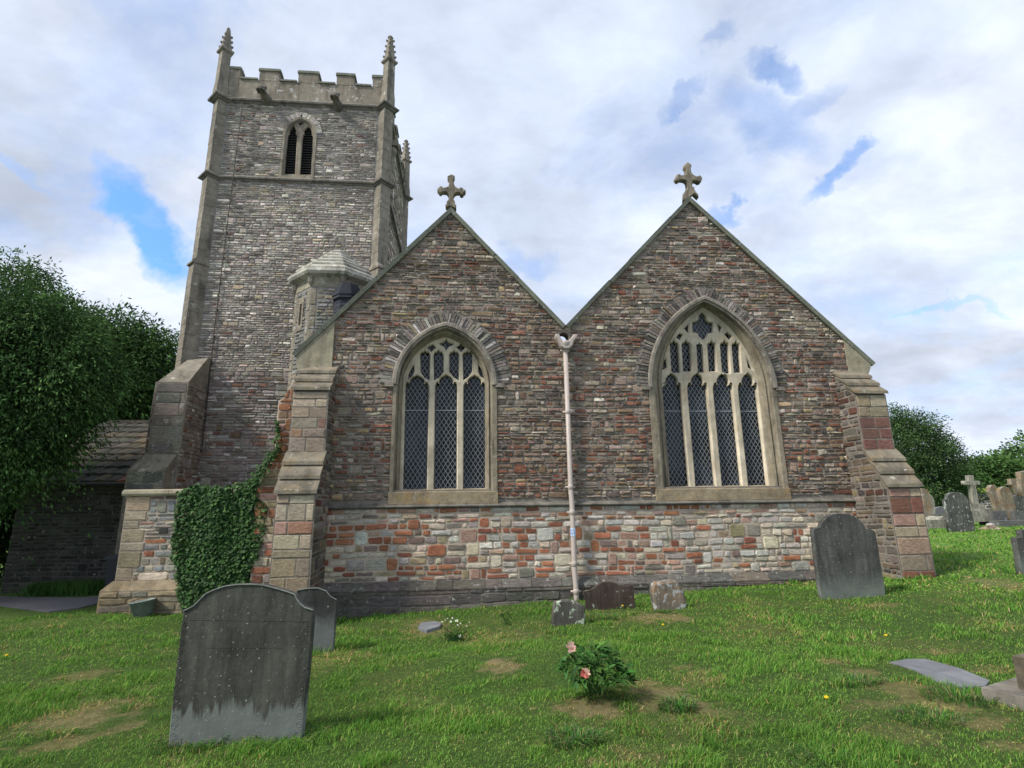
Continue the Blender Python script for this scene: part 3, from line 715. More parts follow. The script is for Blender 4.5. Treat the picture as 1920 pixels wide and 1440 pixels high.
# ------------------------------------------------------------------ TOWER (part of the church)
TY = 15.0; TXL, TXR = -7.62, -2.50; TD = TXR-TXL; TYB = TY+TD
z_c = 14.18; z_s = 11.44
tower = MB(); tower.box((TXL, TY+.25, -1.2), (TXR, TYB, z_c+.2)); 
bo, bxs = (320, 20, 4), None
bel_out = arch_from(W(533, 250, TY)[0], W(593, 250, TY)[0], W(563, 253, TY)[1], W(563, 221.5, TY)[1])
zbel = W(560, 331, TY)[1]
tw = tower.build('tower', M['mortar_tower'], church)
link('tower_front', slab([[(TXL, -1.2), (TXR, -1.2), (TXR, z_c), (TXL, z_c)], bel_out.off(.06).pts(zbel)], TY, TY+.249, 0, 'front'), M['mortar_tower'], tw)
mb = MB()
def iv_t(z):
    r = [(TXL+.27, TXR-.27)]
    if z > zbel-.02:
        w = bel_out.off(-.02 if z < bel_out.zs else -.16).half(z)
        if w > 0: r = sub(r, bel_out.cx-w, bel_out.cx+w)
    return r
rubble(mb, iv_t, 1.0, 5.4, pal_tower, o=(0, TY, 0), ch=(.06, .13), cw=(.15, .45), tall=.1, d=(.01, .035))
rubble(mb, iv_t, 5.4, z_s-.08, pal_tower, o=(0, TY, 0), ch=(.05, .095), cw=(.12, .32), tall=.08, d=(.006, .026))
rubble(mb, iv_t, z_s+.08, z_c-.08, pal_tower, o=(0, TY, 0), ch=(.045, .085), cw=(.12, .30), tall=.06, d=(.006, .024))
for a, b in ((5.0, z_s-.08), (z_s+.08, z_c-.08)):
    rubble(mb, lambda z: [(TY+.3, TYB-.3)], a, b, pal_tower, o=(TXR, 0, 0), u=(0, 1, 0), n=(1, 0, 0), ch=(.08, .15), cw=(.2, .5), tall=.05, d=(.01, .03))
    rubble(mb, lambda z: [(TY+.3, TYB-.3)], a, b, pal_tower, o=(TXL, 0, 0), u=(0, 1, 0), n=(-1, 0, 0), ch=(.10, .18), cw=(.25, .6), tall=.0, d=(.01, .03))
mb.build('rubble_masonry', M['rubble_tower'], tw)
def corners(g=0):
    return [((TXL-g, TY-g), (-1, -1)), ((TXR+g, TY-g), (1, -1)), ((TXR+g, TYB+g), (1, 1)), ((TXL-g, TYB+g), (-1, 1))]
Q = .70710678
def footprint(w, p, g=0):
    p = p+g-g*1.41421; w = w+2*g; out = []
    for (cx, cy_), (sx_, sy_) in corners(g):
        # walk counter-clockwise: arrive along previous wall, leave along next wall
        d = (sx_*Q, sy_*Q); e = (-d[1], d[0])
        pin = (cx-e[0]*w/2-d[0]*w/2, cy_-e[1]*w/2-d[1]*w/2); po1 = (cx+d[0]*p-e[0]*w/2, cy_+d[1]*p-e[1]*w/2)
        po2 = (cx+d[0]*p+e[0]*w/2, cy_+d[1]*p+e[1]*w/2); pout = (cx+e[0]*w/2-d[0]*w/2, cy_+e[1]*w/2-d[1]*w/2)
        out += [pin, po1, po2, pout]
    return out
def loft(mb, levels):                      # levels of (footprint, z)
    n = len(levels[0][0]); vs = [(x, y, z) for fp, z in levels for x, y in fp]; fs = []
    for i in range(len(levels)-1):
        for k in range(n): fs.append((i*n+k, i*n+(k+1) % n, (i+1)*n+(k+1) % n, (i+1)*n+k))
    mb.add(vs, fs)
# diagonal corner buttresses, stage by stage
for (cx, cy_), (sx_, sy_) in corners(0):
    d = Vector((sx_*Q, sy_*Q, 0)); e = Vector((-d.y, d.x, 0)); c = Vector((cx, cy_, 0)); mb = MB()
    z_off = W(357, 497, TY)[1]
    for (za, zb_, p_, w_) in ((-1.2, z_off, .20, .38), (z_off+.12, z_s-.05, .14, .36), (z_s+.06, z_c-.05, .12, .34)):
        z = za
        while z < zb_-.02:
            h = random.uniform(.3, .42); h = zb_-z if z+h > zb_-.15 else h
            j = random.uniform(-.004, .004); p2 = p_+j
            q = [c+d*p2-e*w_/2, c+d*p2+e*w_/2, c-d*.4+e*w_/2, c-d*.4-e*w_/2]; g = .005
            mb.hexa([v+Vector((0, 0, z+g)) for v in q], [v+Vector((0, 0, z+h-g)) for v in q]); z += h
        q = [c+d*(p_-.012)-e*(w_/2-.012), c+d*(p_-.012)+e*(w_/2-.012), c-d*.3+e*(w_/2-.012), c-d*.3-e*(w_/2-.012)]
        mb.hexa([v+Vector((0, 0, za)) for v in q], [v+Vector((0, 0, zb_)) for v in q])
    q0 = [c+d*.25-e*.22, c+d*.25+e*.22, c-d*.3+e*.22, c-d*.3-e*.22]; q1 = [c+d*.14-e*.18, c+d*.14+e*.18, c-d*.3+e*.18, c-d*.3-e*.18]
    mb.hexa([v+Vector((0, 0, z_off-.04)) for v in q0], [v+Vector((0, 0, z_off+.02)) for v in q0]); mb.hexa([v+Vector((0, 0, z_off+.021)) for v in q0], [v+Vector((0, 0, z_off+.16)) for v in q1])
    mb.build('corner_buttress', M['tower_dress'], church)
mb = MB()
for z, s in ((z_s, 1.0), (z_c, 1.15)):
    loft(mb, [(footprint(.36, .14, -.01), z+.12*s), (footprint(.36, .14, .07*s), z+.03*s), (footprint(.36, .14, .11*s), z-.01), (footprint(.36, .14, .10*s), z-.05*s), (footprint(.36, .14, .045*s), z-.065*s), (footprint(.36, .14, .03*s), z-.10*s), (footprint(.36, .14, -.02), z-.11*s)])
mb.build('string_course', M['string'], tw)
# parapet
zm, zc_ = W(505, 129, TY)[1], W(466, 149, TY)[1]
par = MB(); cops = []
ed = [W(x, 140, TY)[0] for x in (430, 449.5, 486.5, 524, 560, 597, 632, 665, 699.5)]
def par_run(fr, fb):
    """fr(x,z,depth) -> world point; front face depth 0"""
    def bx(m_, x0, x1, z0, z1, d0, d1):
        lo = [fr(x0, z0, d0), fr(x1, z0, d0), fr(x1, z0, d1), fr(x0, z0, d1)]; hi = [fr(x0, z1, d0), fr(x1, z1, d0), fr(x1, z1, d1), fr(x0, z1, d1)]
        if fb: lo = lo[::-1]; hi = hi[::-1]
        m_.hexa(lo, hi)
    x = TXL+.02
    while x < TXR-.03:
        x2 = min(TXR-.02, x+random.uniform(.45, .75)); bx(par, x+.003, x2-.003, z_c+.02, zc_-.005, random.uniform(.0, .008), .28); x = x2
    for i, (a, b) in enumerate([(TXL, ed[1]), (ed[2], ed[3]), (ed[4], ed[5]), (ed[6], ed[7]), (ed[8], TXR)]):
        bx(par, a, b, zc_, zm-.10, 0, .28); cop = MB(); cops.append(cop); bx(cop, a-.03, b+.03, zm-.10, zm-.045, -.035, .315); bx(cop, a-.02, b+.02, zm-.044, zm, -.02, .30)
        bx(cop, a-.015, b+.015, zm+.001, zm+.035, .05, .23)
    for a, b in ((ed[1], ed[2]), (ed[3], ed[4]), (ed[5], ed[6]), (ed[7], ed[8])):
        cop = MB(); cops.append(cop); bx(cop, a+.03, b-.03, zc_-.004, zc_+.055, -.04, .31)
par_run(lambda x, z, d: (x, TY+d, z), False)
par_run(lambda x, z, d: (x, TYB-d, z), True)
ys_ = lambda x: TY+.30+(x-TXL)*(TD-.6)/TD
par_run(lambda x, z, d: (TXR-d-.004, ys_(x), z+.004), False)
par_run(lambda x, z, d: (TXL+d+.004, ys_(x), z+.004), True)
M['parapet'] = stone_mat('parapet_stone', (.23, .20, .15), .58, (.42, .41, .37), 4.5, (.6, 1.35), .8, 0, 1, .5)
po = par.build('parapet', M['parapet'], church); [q.build('merlon_coping', M['coping'], po) for q in cops]
# pinnacles
zp1, zp2 = W(431, 101, TY)[1], W(436, 50, TY)[1]
for i, ((cx, cy_), (sx_, sy_)) in enumerate(corners(0)):
    mb = MB(); c0 = (cx+sx_*.02, cy_+sy_*.02, 0); tip = zp2
    a = 0.0
    mb.lathe(c0, [(.23, z_c), (.23, z_c+.3), (.20, z_c+.6), (.185, zp1-.06)], 4, a)
    mb.lathe(c0, [(.185, zp1-.06), (.27, zp1-.01), (.28, zp1+.05), (.18, zp1+.12)], 4, a)
    top = tip-(.10 if i == 0 else 0)
    mb.lathe(c0, [(.19, zp1+.10), (.185, zp1+.13), (.08, top-.12), (.05, top)], 4, a)
    for lv in range(3 if i == 0 else 4):
        t_ = (lv+.45)/4; zz = zp1+.15+(top-zp1-.2)*t_; rr = .185+(.08-.185)*t_
        for k in range(4):
            an = a+k*PI/2; x, y = c0[0]+math.cos(an)*(rr+.02), c0[1]+math.sin(an)*(rr+.02)
            mb.lathe((x, y, zz), [(.01, -.06), (.028, -.03), (.036, .0), (.02, .03), (.005, .035)], 6, k)
    if i: mb.lathe((c0[0], c0[1], top-.06), [(.05, -.04), (.10, 0), (.06, .05), (.03, .09)], 6)
    mb.build('pinnacle', M['tower_dress'], church)
# gargoyles on the cornice
for gx, gy in ((497, 181), (632, 193)):
    x, z = W(gx, gy, TY-.2); mb = MB()
    prof = [(0.10, .16, .17, 0), (-.08, .15, .16, .0), (-.22, .12, .13, -.01), (-.34, .10, .10, -.01), (-.40, .13, .13, .02), (-.52, .11, .10, -.0), (-.58, .06, .05, -.03)]
    vs = []; fs = []
    for y, w_, h_, dz in prof:
        for k in range(8): t_ = 2*PI*k/8+PI/8; vs.append((x+w_*math.cos(t_), TY-.05+y, z+dz+h_*math.sin(t_)))
    for a in range(len(prof)-1):
        for k in range(8): fs.append((a*8+k, (a+1)*8+k, (a+1)*8+(k+1) % 8, a*8+(k+1) % 8))
    fs.append(tuple((len(prof)-1)*8+k for k in range(7, -1, -1))); mb.add(vs, fs)
    for sd in (-1, 1):
        mb.lathe((x+sd*.09, TY-.46, z+.10), [(.05, -.02), (.04, .05), (.01, .09)], 6)
        mb.box((x+sd*.10-.02, TY-.62, z-.10), (x+sd*.10+.02, TY-.42, z-.05))
    mb.build('gargoyle', M['string'], church)
# belfry window
bp = lambda pts: [W(x, y, TY+.12) for x, y in ZT(320, 20, 4, pts)]
Lh = [(853, 1232), (874, 962), (882, 940), (896, 930), (893, 905), (905, 885), (918, 868), (932, 885), (944, 908), (940, 930), (950, 945), (950, 965), (935, 1232)]
Rh = [(972, 1236), (992, 965), (996, 945), (1006, 932), (1004, 908), (1020, 890), (1038, 878), (1052, 893), (1062, 915), (1060, 935), (1070, 948), (1070, 965), (1055, 1236)]
eye = [(946, 850), (960, 862), (976, 884), (994, 862), (1010, 852), (992, 838), (978, 832), (962, 840)]
zi = W(563, 328, TY+.12)[1]
inn = bel_out.off(.05)
bw = link('belfry_window', slab([inn.pts(zbel+.0), bp(Lh), bp(Rh), bp(eye)], TY+.06, TY+.15, .02, 'belfry'), M['lime_dark'], church)
sweep(bel_out.off(-.03), zbel-.1, [(0, TY+.02), (0, TY-.03), (.06, TY-.03), (.09, TY+.03), (.12, TY+.09)], False, 12).build('window_frame', M['lime_dark'], bw)
mb = MB(); mb.box((bel_out.cx-bel_out.h-.06, TY-.04, zbel-.13), (bel_out.cx+bel_out.h+.06, TY+.1, zbel-.01)); mb.build('sill', M['lime_dark'], bw)
lv = MB(); z = zbel
while z < bel_out.zs+bel_out.rise()-.1:
    hw = bel_out.half(z)-.02; lv.hexa([(bel_out.cx-hw, TY+.155, z), (bel_out.cx+hw, TY+.155, z), (bel_out.cx+hw, TY+.165, z-.012), (bel_out.cx-hw, TY+.165, z-.012)], [(bel_out.cx-hw, TY+.22, z+.065), (bel_out.cx+hw, TY+.22, z+.065), (bel_out.cx+hw, TY+.23, z+.053), (bel_out.cx-hw, TY+.23, z+.053)]); z += .088
lv.build('louvre', M['cable'], bw)
mb = MB(); mb.box((bel_out.cx-bel_out.h, TY+.235, zbel), (bel_out.cx+bel_out.h, TY+.245, bel_out.zs+bel_out.rise())); mb.build('dark_backing', M['black'], bw)
mb = MB(); A0 = bel_out.off(-.03); th = math.acos(A0.k/A0.r)
for side in (-1, 1):
    a = .1
    while a < th:
        a1 = a+.05/A0.r; f_ = lambda rr, an: (A0.cx+side*(-A0.k+rr*math.cos(an)), A0.zs+rr*math.sin(an))
        q = [f_(A0.r, a), f_(A0.r+.16, a), f_(A0.r+.16, a1-.012), f_(A0.r, a1-.012)]
        vs = [(p_[0], TY, p_[1]) for p_ in q]+[(p_[0], TY-.035, p_[1]) for p_ in q]
        mb.add(vs, [(4, 5, 6, 7), (0, 1, 5, 4), (1, 2, 6, 5), (2, 3, 7, 6), (3, 0, 4, 7)], pick([(2, G2), (1, PL)])); a = a1
mb.build('relieving_arch', M['rubble_tower'], bw)
# conductor and cable
cp_ = [W(x, y, TY-.05) for x, y in ((458, 196), (441, 330), (425, 430), (402, 620), (379, 838))]
xs_ = [a for a, b in cp_]
mb = MB(); mb.tube([(a, TY-(.17 if abs(b-z_s) < .2 or b > z_c-.2 else .055), b) for a, b in cp_], .014, 6)
for i in range(14):
    z = 3.2+i*.8; mb.box((np.interp(z, [q[1] for q in cp_[::-1]], xs_[::-1])-.03, TY-.05, z-.02), (np.interp(z, [q[1] for q in cp_[::-1]], xs_[::-1])+.03, TY-.02, z+.02))
mb.build('lightning_conductor', M['cable'], church)
mb = MB(); mb.tube([(*W(x, y, TY-.05)[:1], TY-.05, W(x, y, TY-.05)[1]) for x, y in ((447, 290), (462, 292), (495, 297), (535, 300))], .009, 5); mb.build('cable', M['cable'], church)
# rainwater pipe on the right face
mb = MB(); xp = TXR+.07; yp = TY+.75
mb.tube([(xp+.05, yp, 12.9), (xp, yp, 12.7), (xp, yp, z_s+.3), (xp+.10, yp, z_s), (xp, yp, z_s-.3), (xp, yp, 6.2)], .05, 8)
mb.lathe((xp+.03, yp, 12.9), [(.06, 0), (.09, .08), (.15, .16), (.17, .2), (.17, .32), (.1, .33)], 10)
mb.box((TXR-.05, yp-.15, 13.3), (xp+.25, yp+.15, 13.5))
mb.build('drainpipe', M['tower_dress'], church, False)
# big lower buttresses at the left corner
def prism_px(name, pts, Y0, Y1, mat, pal=None, ch=(.12, .26), cw=(.2, .5), bev=.015, par_=None, m2='rubble_tower'):
    w_ = [W(x, y, Y0) for x, y in pts]; zmn = min(b for a, b in w_)
    w_ = [(a, -1.2) if b < zmn+.02 else (a, b) for a, b in w_]
    o = link(name, slab([w_], Y0, Y1, bev, name), M[mat], par_ or church)
    if pal:
        mb = MB(); rubble(mb, iv_poly(w_), 1.2, max(b for a, b in w_)-.03, pal, o=(0, Y0, 0), ch=ch, cw=cw, tall=.12, d=(.006, .02), gap=.006); mb.build('facing_stones', M[m2], o)
    return o
def pal_sb(x, z, w, h): return pick([(2, (.27, .19, .145)), (1.5, (.32, .24, .18)), (1, MV), (.5, RD)])
def pal_bb(x, z, w, h): return pick([(2, (.25, .225, .175)), (1, (.17, .16, .14)), (.8, (.31, .28, .21))])
so2 = prism_px('side_buttress', [(292, 716), (283, 765), (276, 810), (270, 850), (252, 868), (240, 900), (228, 940), (330, 940), (345, 716)], 14.5, 15.6, 'mortar_tower', pal_sb, (.07, .14), (.2, .45))
# east facing buttress with sloped head; right side in shade
xa, xb = W(293, 730, 13.95)[0], W(352, 730, 13.95)[0]
zt1, zt2 = W(320, 716, 13.95)[1], W(352, 672, TY)[1]
bb = MB(); bb.box((xa, 13.95, -1.2), (xb, TY+.05, zt1))
bb.hexa([(xa, 13.95, zt1), (xb, 13.95, zt1), (xb, TY+.05, zt1), (xa, TY+.05, zt1)], [(xa+.25, TY-.25, zt2-.12), (xb+.02, TY-.25, zt2-.05), (xb+.02, TY+.05, zt2), (xa+.35, TY+.05, zt2-.05)])
z2a = W(300, 852, 13.95)[1]; z2b = W(300, 882, 13.7)[1]
bb.box((xa-.22, 13.62, -1.2), (xb-.12, 14.2, z2b)); bb.hexa([(xa-.22, 13.62, z2b), (xb-.12, 13.62, z2b), (xb-.12, 14.1, z2b), (xa-.22, 14.1, z2b)], [(xa-.02, 13.93, z2a), (xb-.05, 13.93, z2a), (xb-.05, 14.1, z2a), (xa-.02, 14.1, z2a)])
bbo = bb.build('buttress', M['tower_dress'], church)
tag(bbo, 'massive lower tower buttress with sloping lichened head')
mb = MB(); block_face(mb, xa+.02, xb-.02, z2a+.02, zt1-.02, 13.95, pal_bb, .25, .42, ww=(.35, .7)); block_face(mb, xa-.2, xb-.14, 1.2, z2b-.02, 13.62, pal_bb, .25, .42, ww=(.35, .7))
rubble(mb, lambda z: [(13.97, TY-.02)], 1.4, zt1-.02, pal_tower, o=(xb, 0, 0), u=(0, 1, 0), n=(1, 0, 0), ch=(.07, .14), cw=(.15, .4))
mb.build('facing_stones', M['rubble_tower'], bbo)
# stair turret
tx, ty = -3.36, 13.55; R8 = .98; zE = 7.28
tu = MB(); tu.lathe((tx, ty, 0), [(R8, -1.2), (R8, zE)], 8, PI/8); tuo = tu.build('stair_turret', M['mortar_tower'], church)
def pal_tur(x, z, w, h): return pick([(2.2, (.22, .215, .20)), (1.6, (.28, .27, .24)), (1, (.15, .145, .135)), (.8, (.3, .25, .18))])
mb = MB(); ds = MB(); ap = R8*math.cos(PI/8); sd_ = R8*math.sin(PI/8)
for k in (4, 5, 6, 7, 3, 0):
    an = k*PI/4; n_ = Vector((math.cos(an), math.sin(an), 0)); u_ = Vector((-n_.y, n_.x, 0)); o_ = Vector((tx, ty, 0))+n_*ap
    rubble(mb, lambda z, k=k: (sub([(-sd_+.16, sd_-.16)], -.07, .07) if (k == 5 and 6.0 < z < 6.75) else [(-sd_+.16, sd_-.16)]), 3.2, zE-.35, pal_tur, o=o_, u=u_, n=n_, ch=(.06, .12), cw=(.15, .36), tall=.05, d=(.008, .025))
    for a_, b_ in ((-sd_, -sd_+.15), (sd_-.15, sd_)):
        block_face(ds, a_+.002, b_, 3.0, zE-.33, 0, lambda *q: (.29, .25, .185), .25, .4, u=u_, o=o_, n=n_, ww=(.3, .4))
    ds.hexa([o_+u_*(-sd_)+Vector((0, 0, zE-.3)), o_+u_*(-sd_)+n_*.012+Vector((0, 0, zE-.3)), o_+u_*sd_+n_*.012+Vector((0, 0, zE-.3)), o_+u_*sd_+Vector((0, 0, zE-.3))], [o_+u_*(-sd_)+Vector((0, 0, zE-.01)), o_+u_*(-sd_)+n_*.014+Vector((0, 0, zE-.01)), o_+u_*sd_+n_*.014+Vector((0, 0, zE-.01)), o_+u_*sd_+Vector((0, 0, zE-.01))], (.33, .3, .22))
    if k == 5:
        for a_, b_, c_, d_ in ((-.12, .12, 6.62, 6.78), (-.12, .12, 5.92, 6.06), (-.12, -.05, 6.06, 6.62), (.05, .12, 6.06, 6.62)):
            ds.hexa([o_+u_*a_+Vector((0, 0, c_)), o_+u_*b_+Vector((0, 0, c_)), o_+u_*b_+n_*.03+Vector((0, 0, c_)), o_+u_*a_+n_*.03+Vector((0, 0, c_))], [o_+u_*a_+Vector((0, 0, d_)), o_+u_*b_+Vector((0, 0, d_)), o_+u_*b_+n_*.03+Vector((0, 0, d_)), o_+u_*a_+n_*.03+Vector((0, 0, d_))], (.3, .26, .19))
        sl_ = MB(); sl_.hexa([o_+u_*-.05+n_*.004+Vector((0, 0, 6.06)), o_+u_*.05+n_*.004+Vector((0, 0, 6.06)), o_+u_*.05+n_*.008+Vector((0, 0, 6.06)), o_+u_*-.05+n_*.008+Vector((0, 0, 6.06))], [o_+u_*-.05+n_*.004+Vector((0, 0, 6.62)), o_+u_*.05+n_*.004+Vector((0, 0, 6.62)), o_+u_*.05+n_*.008+Vector((0, 0, 6.62)), o_+u_*-.05+n_*.008+Vector((0, 0, 6.62))])
        sl_.build('slit_window', M['black'], tuo)
mb.build('rubble_masonry', M['rubble_tower'], tuo); ds.build('dressed_stones', M['rubble_tower'], tuo)
rt = MB(); prof = []
rt.lathe((tx, ty, 0), [(R8, zE-.06), (R8+.18, zE), (R8+.22, zE+.06), (R8+.2, zE+.13), (R8+.1, zE+.17)], 8, PI/8)
zz, rr = zE+.15, R8+.13; zap = W(638, 470, ty)[1]; nlev = 6
for i in range(nlev):
    r1 = (R8+.13)*(1-(i+1)/nlev)+.06; z1 = zE+.15+(zap-zE-.15)*(i+1)/nlev
    rt.lathe((tx, ty, 0), [(rr+.03, zz-.01), (rr+.035, zz+.035), (r1, z1)], 8, PI/8); rr, zz = r1, z1
rt.build('turret_roof', M['roofstone'], tuo)
for k in range(8):
    cb = MB()
    an = k*PI/4+PI/8; x, y = tx+math.cos(an)*(R8+.02), ty+math.sin(an)*(R8+.02); cb.lathe((x, y, zE-.2), [(.02, -.08), (.07, .0), (.09, .12), (.09, .16)], 6)
    cb.build('corbel', M['tower_dress'], tuo)
# flue of dark slate-coloured brick
cm = MB(); cx_, cy2 = W(651, 555, 12.4)[0], 12.5; zt = W(650, 530, 12.3)[1]
zz = 4.6
while zz < zt-.42:
    cm.lathe((cx_, cy2, 0), [(.31+random.uniform(-.004, .004), zz), (.31, zz+.062)], 8, PI/8, pick([(1, (.045, .048, .058)), (1, (.03, .032, .04))])); zz += .07
for a, b, c in ((.36, .42, .33), (.38, .34, .36), (.33, .25, .31), (.30, .17, .28), (.26, .09, .20)): cm.lathe((cx_, cy2, 0), [(a, zt-b), (a, zt-b+.075), (c, zt-b+.08)], 8, PI/8, (.04, .042, .05))
cm.build('chimney', M['chim'], church)
# ------------------------------------------------------------------ low boiler wall with coping
lw = empty('low_wall', (-5.3, 11.3, -.2)); tag(lw, 'low block of banded cream and grey stone with coping, half covered in ivy, left of the church', 'wall')
lx0, lx1 = -6.52, -3.95; ly = 11.3; zt = 1.93
mb = MB(); mb.box((lx0, ly, -1.2), (lx1, 13.4, zt)); wl = mb.build('wall_body', M['mortar_low'], lw)
def pal_lw(x, z, w, h):
    return pick([(2, G2), (1.6, (.26, .26, .25)), (1, PK), (.8, (.3, .3, .3)), (.8, OR), (1, CR), (.8, BR), (.6, (.24, .17, .15))])
mb = MB(); z = .35; k = 0
hs = []
while z < zt-.02:
    h = random.choice((.17, .24, .30)); h = zt-z if z+h > zt-.1 else h; w = random.choice((.25, .42, .48)) if k % 2 else random.choice((.3, .45)); hs.append((z, z+h, lx0+w))
    quad_stone(mb, (lx0, z), (lx0+w, z), (lx0+w, z+h), (lx0, z+h), .014, pick([(3, (.45, .365, .25)), (1, (.37, .305, .22))]), Vector((0, ly, 0)), Vector((1, 0, 0)), Vector((0, -1, 0)), .005, .003, True); z += h; k += 1
def iv_lw(z):
    for a, b, c in hs:
        if a <= z < b: return [(c, lx1)]
    return [(lx0+.4, lx1)]
rubble(mb, iv_lw, .35, zt, pal_lw, o=(0, ly, 0), ch=(.06, .15), cw=(.14, .5), tall=.2, d=(.006, .02))
rubble(mb, lambda z: [(ly+.02, 13.3)], .2, zt, pal_sb, o=(lx0, 0, 0), u=(0, 1, 0), n=(-1, 0, 0), ch=(.12, .25), cw=(.2, .5), tall=.1, d=(.006, .02))
mb.build('facing_stones', M['rubble_low'], wl)
mb = MB(); mb.hexa([(lx0-.15, ly-.16, -1.2), (lx1, ly-.16, -1.2), (lx1, ly, -1.2), (lx0-.15, 12.6, -1.2)], [(lx0-.15, ly-.16, .20), (lx1, ly-.16, .20), (lx1, ly, .20), (lx0-.15, 12.6, .20)])
mb.hexa([(lx0-.15, ly-.16, .201), (lx1, ly-.16, .201), (lx1, ly+.01, .101), (lx0-.15, 12.6, .101)], [(lx0-.02, ly-.03, .36), (lx1, ly-.03, .36), (lx1, ly+.01, .36), (lx0-.02, 12.6, .36)])
pl2 = mb.build('plinth', stone_mat('low_plinth', (.25, .20, .13), .64, (.42, .40, .33), 9, (.55, 1.4), .9, .35, 1.5, .4), lw)
mb = MB(); rubble(mb, lambda z: [(lx0-.14, lx1)], -.4, .195, lambda *q: pick([(2, (.24, .2, .14)), (1, (.18, .16, .12)), (1, (.28, .22, .13))]), o=(0, ly-.16, 0), ch=(.1, .2), cw=(.25, .7), tall=0, d=(.006, .025)); mb.build('plinth_masonry', M['rubble_low'], pl2)
mb = MB(); x = lx0-.06
while x < lx1:
    x2 = min(lx1, x+random.uniform(.6, .9)); mb.prism([(-.07, 0), (-.09, .04), (-.08, .10), (.0, .125), (.6, .125), (.6, 0)], lambda p: (x+.003, ly+p[0], zt+.002+p[1]), lambda p: (x2-.003, ly+p[0], zt+.002+p[1])); x = x2
mb.build('coping', stone_mat('cream_coping', (.34, .30, .21), .62, (.45, .43, .36), 9, (.65, 1.3), .7, .15, 1), lw)
mb = MB(); x, z = W(307, 995, ly); mb.box((x-.07, ly-.03, z-.05), (x+.07, ly-.002, z+.05)); mb.build('air_vent', M['cable'], lw)
# ------------------------------------------------------------------ graves and small things
HS1 = headstone_mat('slate_foreground', (.050, .050, .041), (.145, .16, .145), .21, .27, .655, (.30, .33, .29), lsc=44)
HS2 = headstone_mat('slate_second', (.032, .033, .03), (.12, .13, .125), .30, .48, .70, (.34, .37, .36), lsc=22)
HS3 = headstone_mat('slate_right', (.062, .062, .056), (.14, .155, .135), .12, .42, .64, (.24, .27, .24), lsc=30)
HSL = headstone_mat('lichen_stone', (.075, .075, .068), (.09, .09, .08), -.5, -.4, .60, (.36, .38, .34), lsc=9)
HSB = headstone_mat('brown_slate_stub', (.05, .036, .028), (.09, .085, .07), -.2, .0, .64, (.26, .29, .23), lsc=9)
HSO = headstone_mat('orange_lichen_stone', (.15, .13, .10), (.14, .125, .1), -.5, -.4, .55, (.34, .36, .35), brown=1, lsc=9)
HSG = headstone_mat('spotted_stub', (.075, .072, .06), (.085, .085, .075), -.5, -.4, .55, (.36, .42, .31), lsc=6)
HSW = headstone_mat('weathered_limestone', (.21, .20, .16), (.2, .2, .18), -.5, -.4, .62, (.36, .35, .3), brown=0, lsc=7)
HSR = headstone_mat('orange_lichened_grave', (.18, .16, .12), (.12, .12, .11), -.5, -.4, .62, (.34, .34, .3), brown=1, lsc=7)
def grave(name, pts, base, mat, th, label, cat='gravestone', zmul=None, bev=.008, group=None, yaw=0, extra=None):
    """pts: outline in picture units; base: ground point"""
    Y = base.y
    w_ = [W(x, y, Y) for x, y in pts]
    me = slab([[(a-base.x, b-base.z) for a, b in w_]], 0, th, bev, name)
    o = link(name, me, mat); o.location = base; o.rotation_euler.z = yaw
    tag(o, label, cat, group); return o
b1 = PT(443, 1397); b1.y += .02
hs1 = ZT(300, 1060, 3.892, [(45,1420),(60,1300),(75,1130),(90,1000),(105,860),(125,690),(145,520),(160,400),(170,330),(205,316),(250,292),(290,250),(330,208),(400,175),(470,152),(560,140),(660,137),(760,145),(850,168),(930,192),(985,212),(1000,245),(1022,275),(1060,308),(1118,325),(1110,450),(1098,600),(1083,760),(1068,900),(1055,1050),(1043,1180),(1032,1310),(1025,1400)])
g1 = grave('headstone', hs1, b1, HS1, .085, 'large dark slate headstone in the foreground, shouldered top and pale grey foot')
# moulded top edge and carved border strips on the slate
def strip_on(parent, pts, w, th, mat, name):
    mb = MB(); ps = [Vector((a-parent.location.x, -.004, b-parent.location.z)) for a, b in [W(x, y, parent.location.y) for x, y in pts]]
    mb.tube([parent.matrix_local.translation*0+p for p in ps], w, 6)
    o = link(name, mb.mesh(name), mat); o.parent = parent; return o
M['edge'] = stone_mat('pale_edge', (.20, .21, .185), .6, (.4, .42, .37), 14, (.5, 1.4), .7, 0, 1)
strip_on(g1, ZT(300, 1060, 3.892, [(172,331),(207,317),(252,293),(292,251),(332,209),(402,176),(472,153),(560,141),(660,138),(760,146),(850,169),(930,193),(984,213),(999,246),(1021,276),(1059,309),(1116,326)]), .006, 0, M['edge'], 'moulded_edge')
mbx = MB()
def scroll(mb, cx, cz, r, parent_loc, turns=1.4):
    pts = []
    for i in range(16):
        t = i/15; a = t*turns*2*PI; rr = r*(1-.75*t); pts.append((cx+rr*math.cos(a), -.0002, cz+rr*math.sin(a)))
    mb.tube(pts, .0022, 4)
for px_, rng_ in (((158, 90), (420, 1240)), ((1065, 1010), (420, 1230))):
    n = 13
    for i in range(n):
        t = i/(n-1); u = px_[0]+(px_[1]-px_[0])*t; v = rng_[0]+(rng_[1]-rng_[0])*t
        if px_[0] < 500: u += 8
        a, b = W(300+u/3.892, 1060+v/3.892, b1.y); scroll(mbx, a-b1.x, b-b1.z, .030, None, 1.4 if i % 2 else -1.4)
for a_, b_ in (((230, 398), (1095, 408)), ((340, 600), (890, 600))):
    p_, q_ = [W(300+a/3.892, 1060+b/3.892, b1.y) for a, b in (a_, b_)]; mbx.tube([(p_[0]-b1.x, -.001, p_[1]-b1.z), (q_[0]-b1.x, -.001, q_[1]-b1.z)], .0014, 4)
o = link('carved_border', mbx.mesh('carved_border'), HS1); o.parent = g1
b2 = PT(600, 1224)
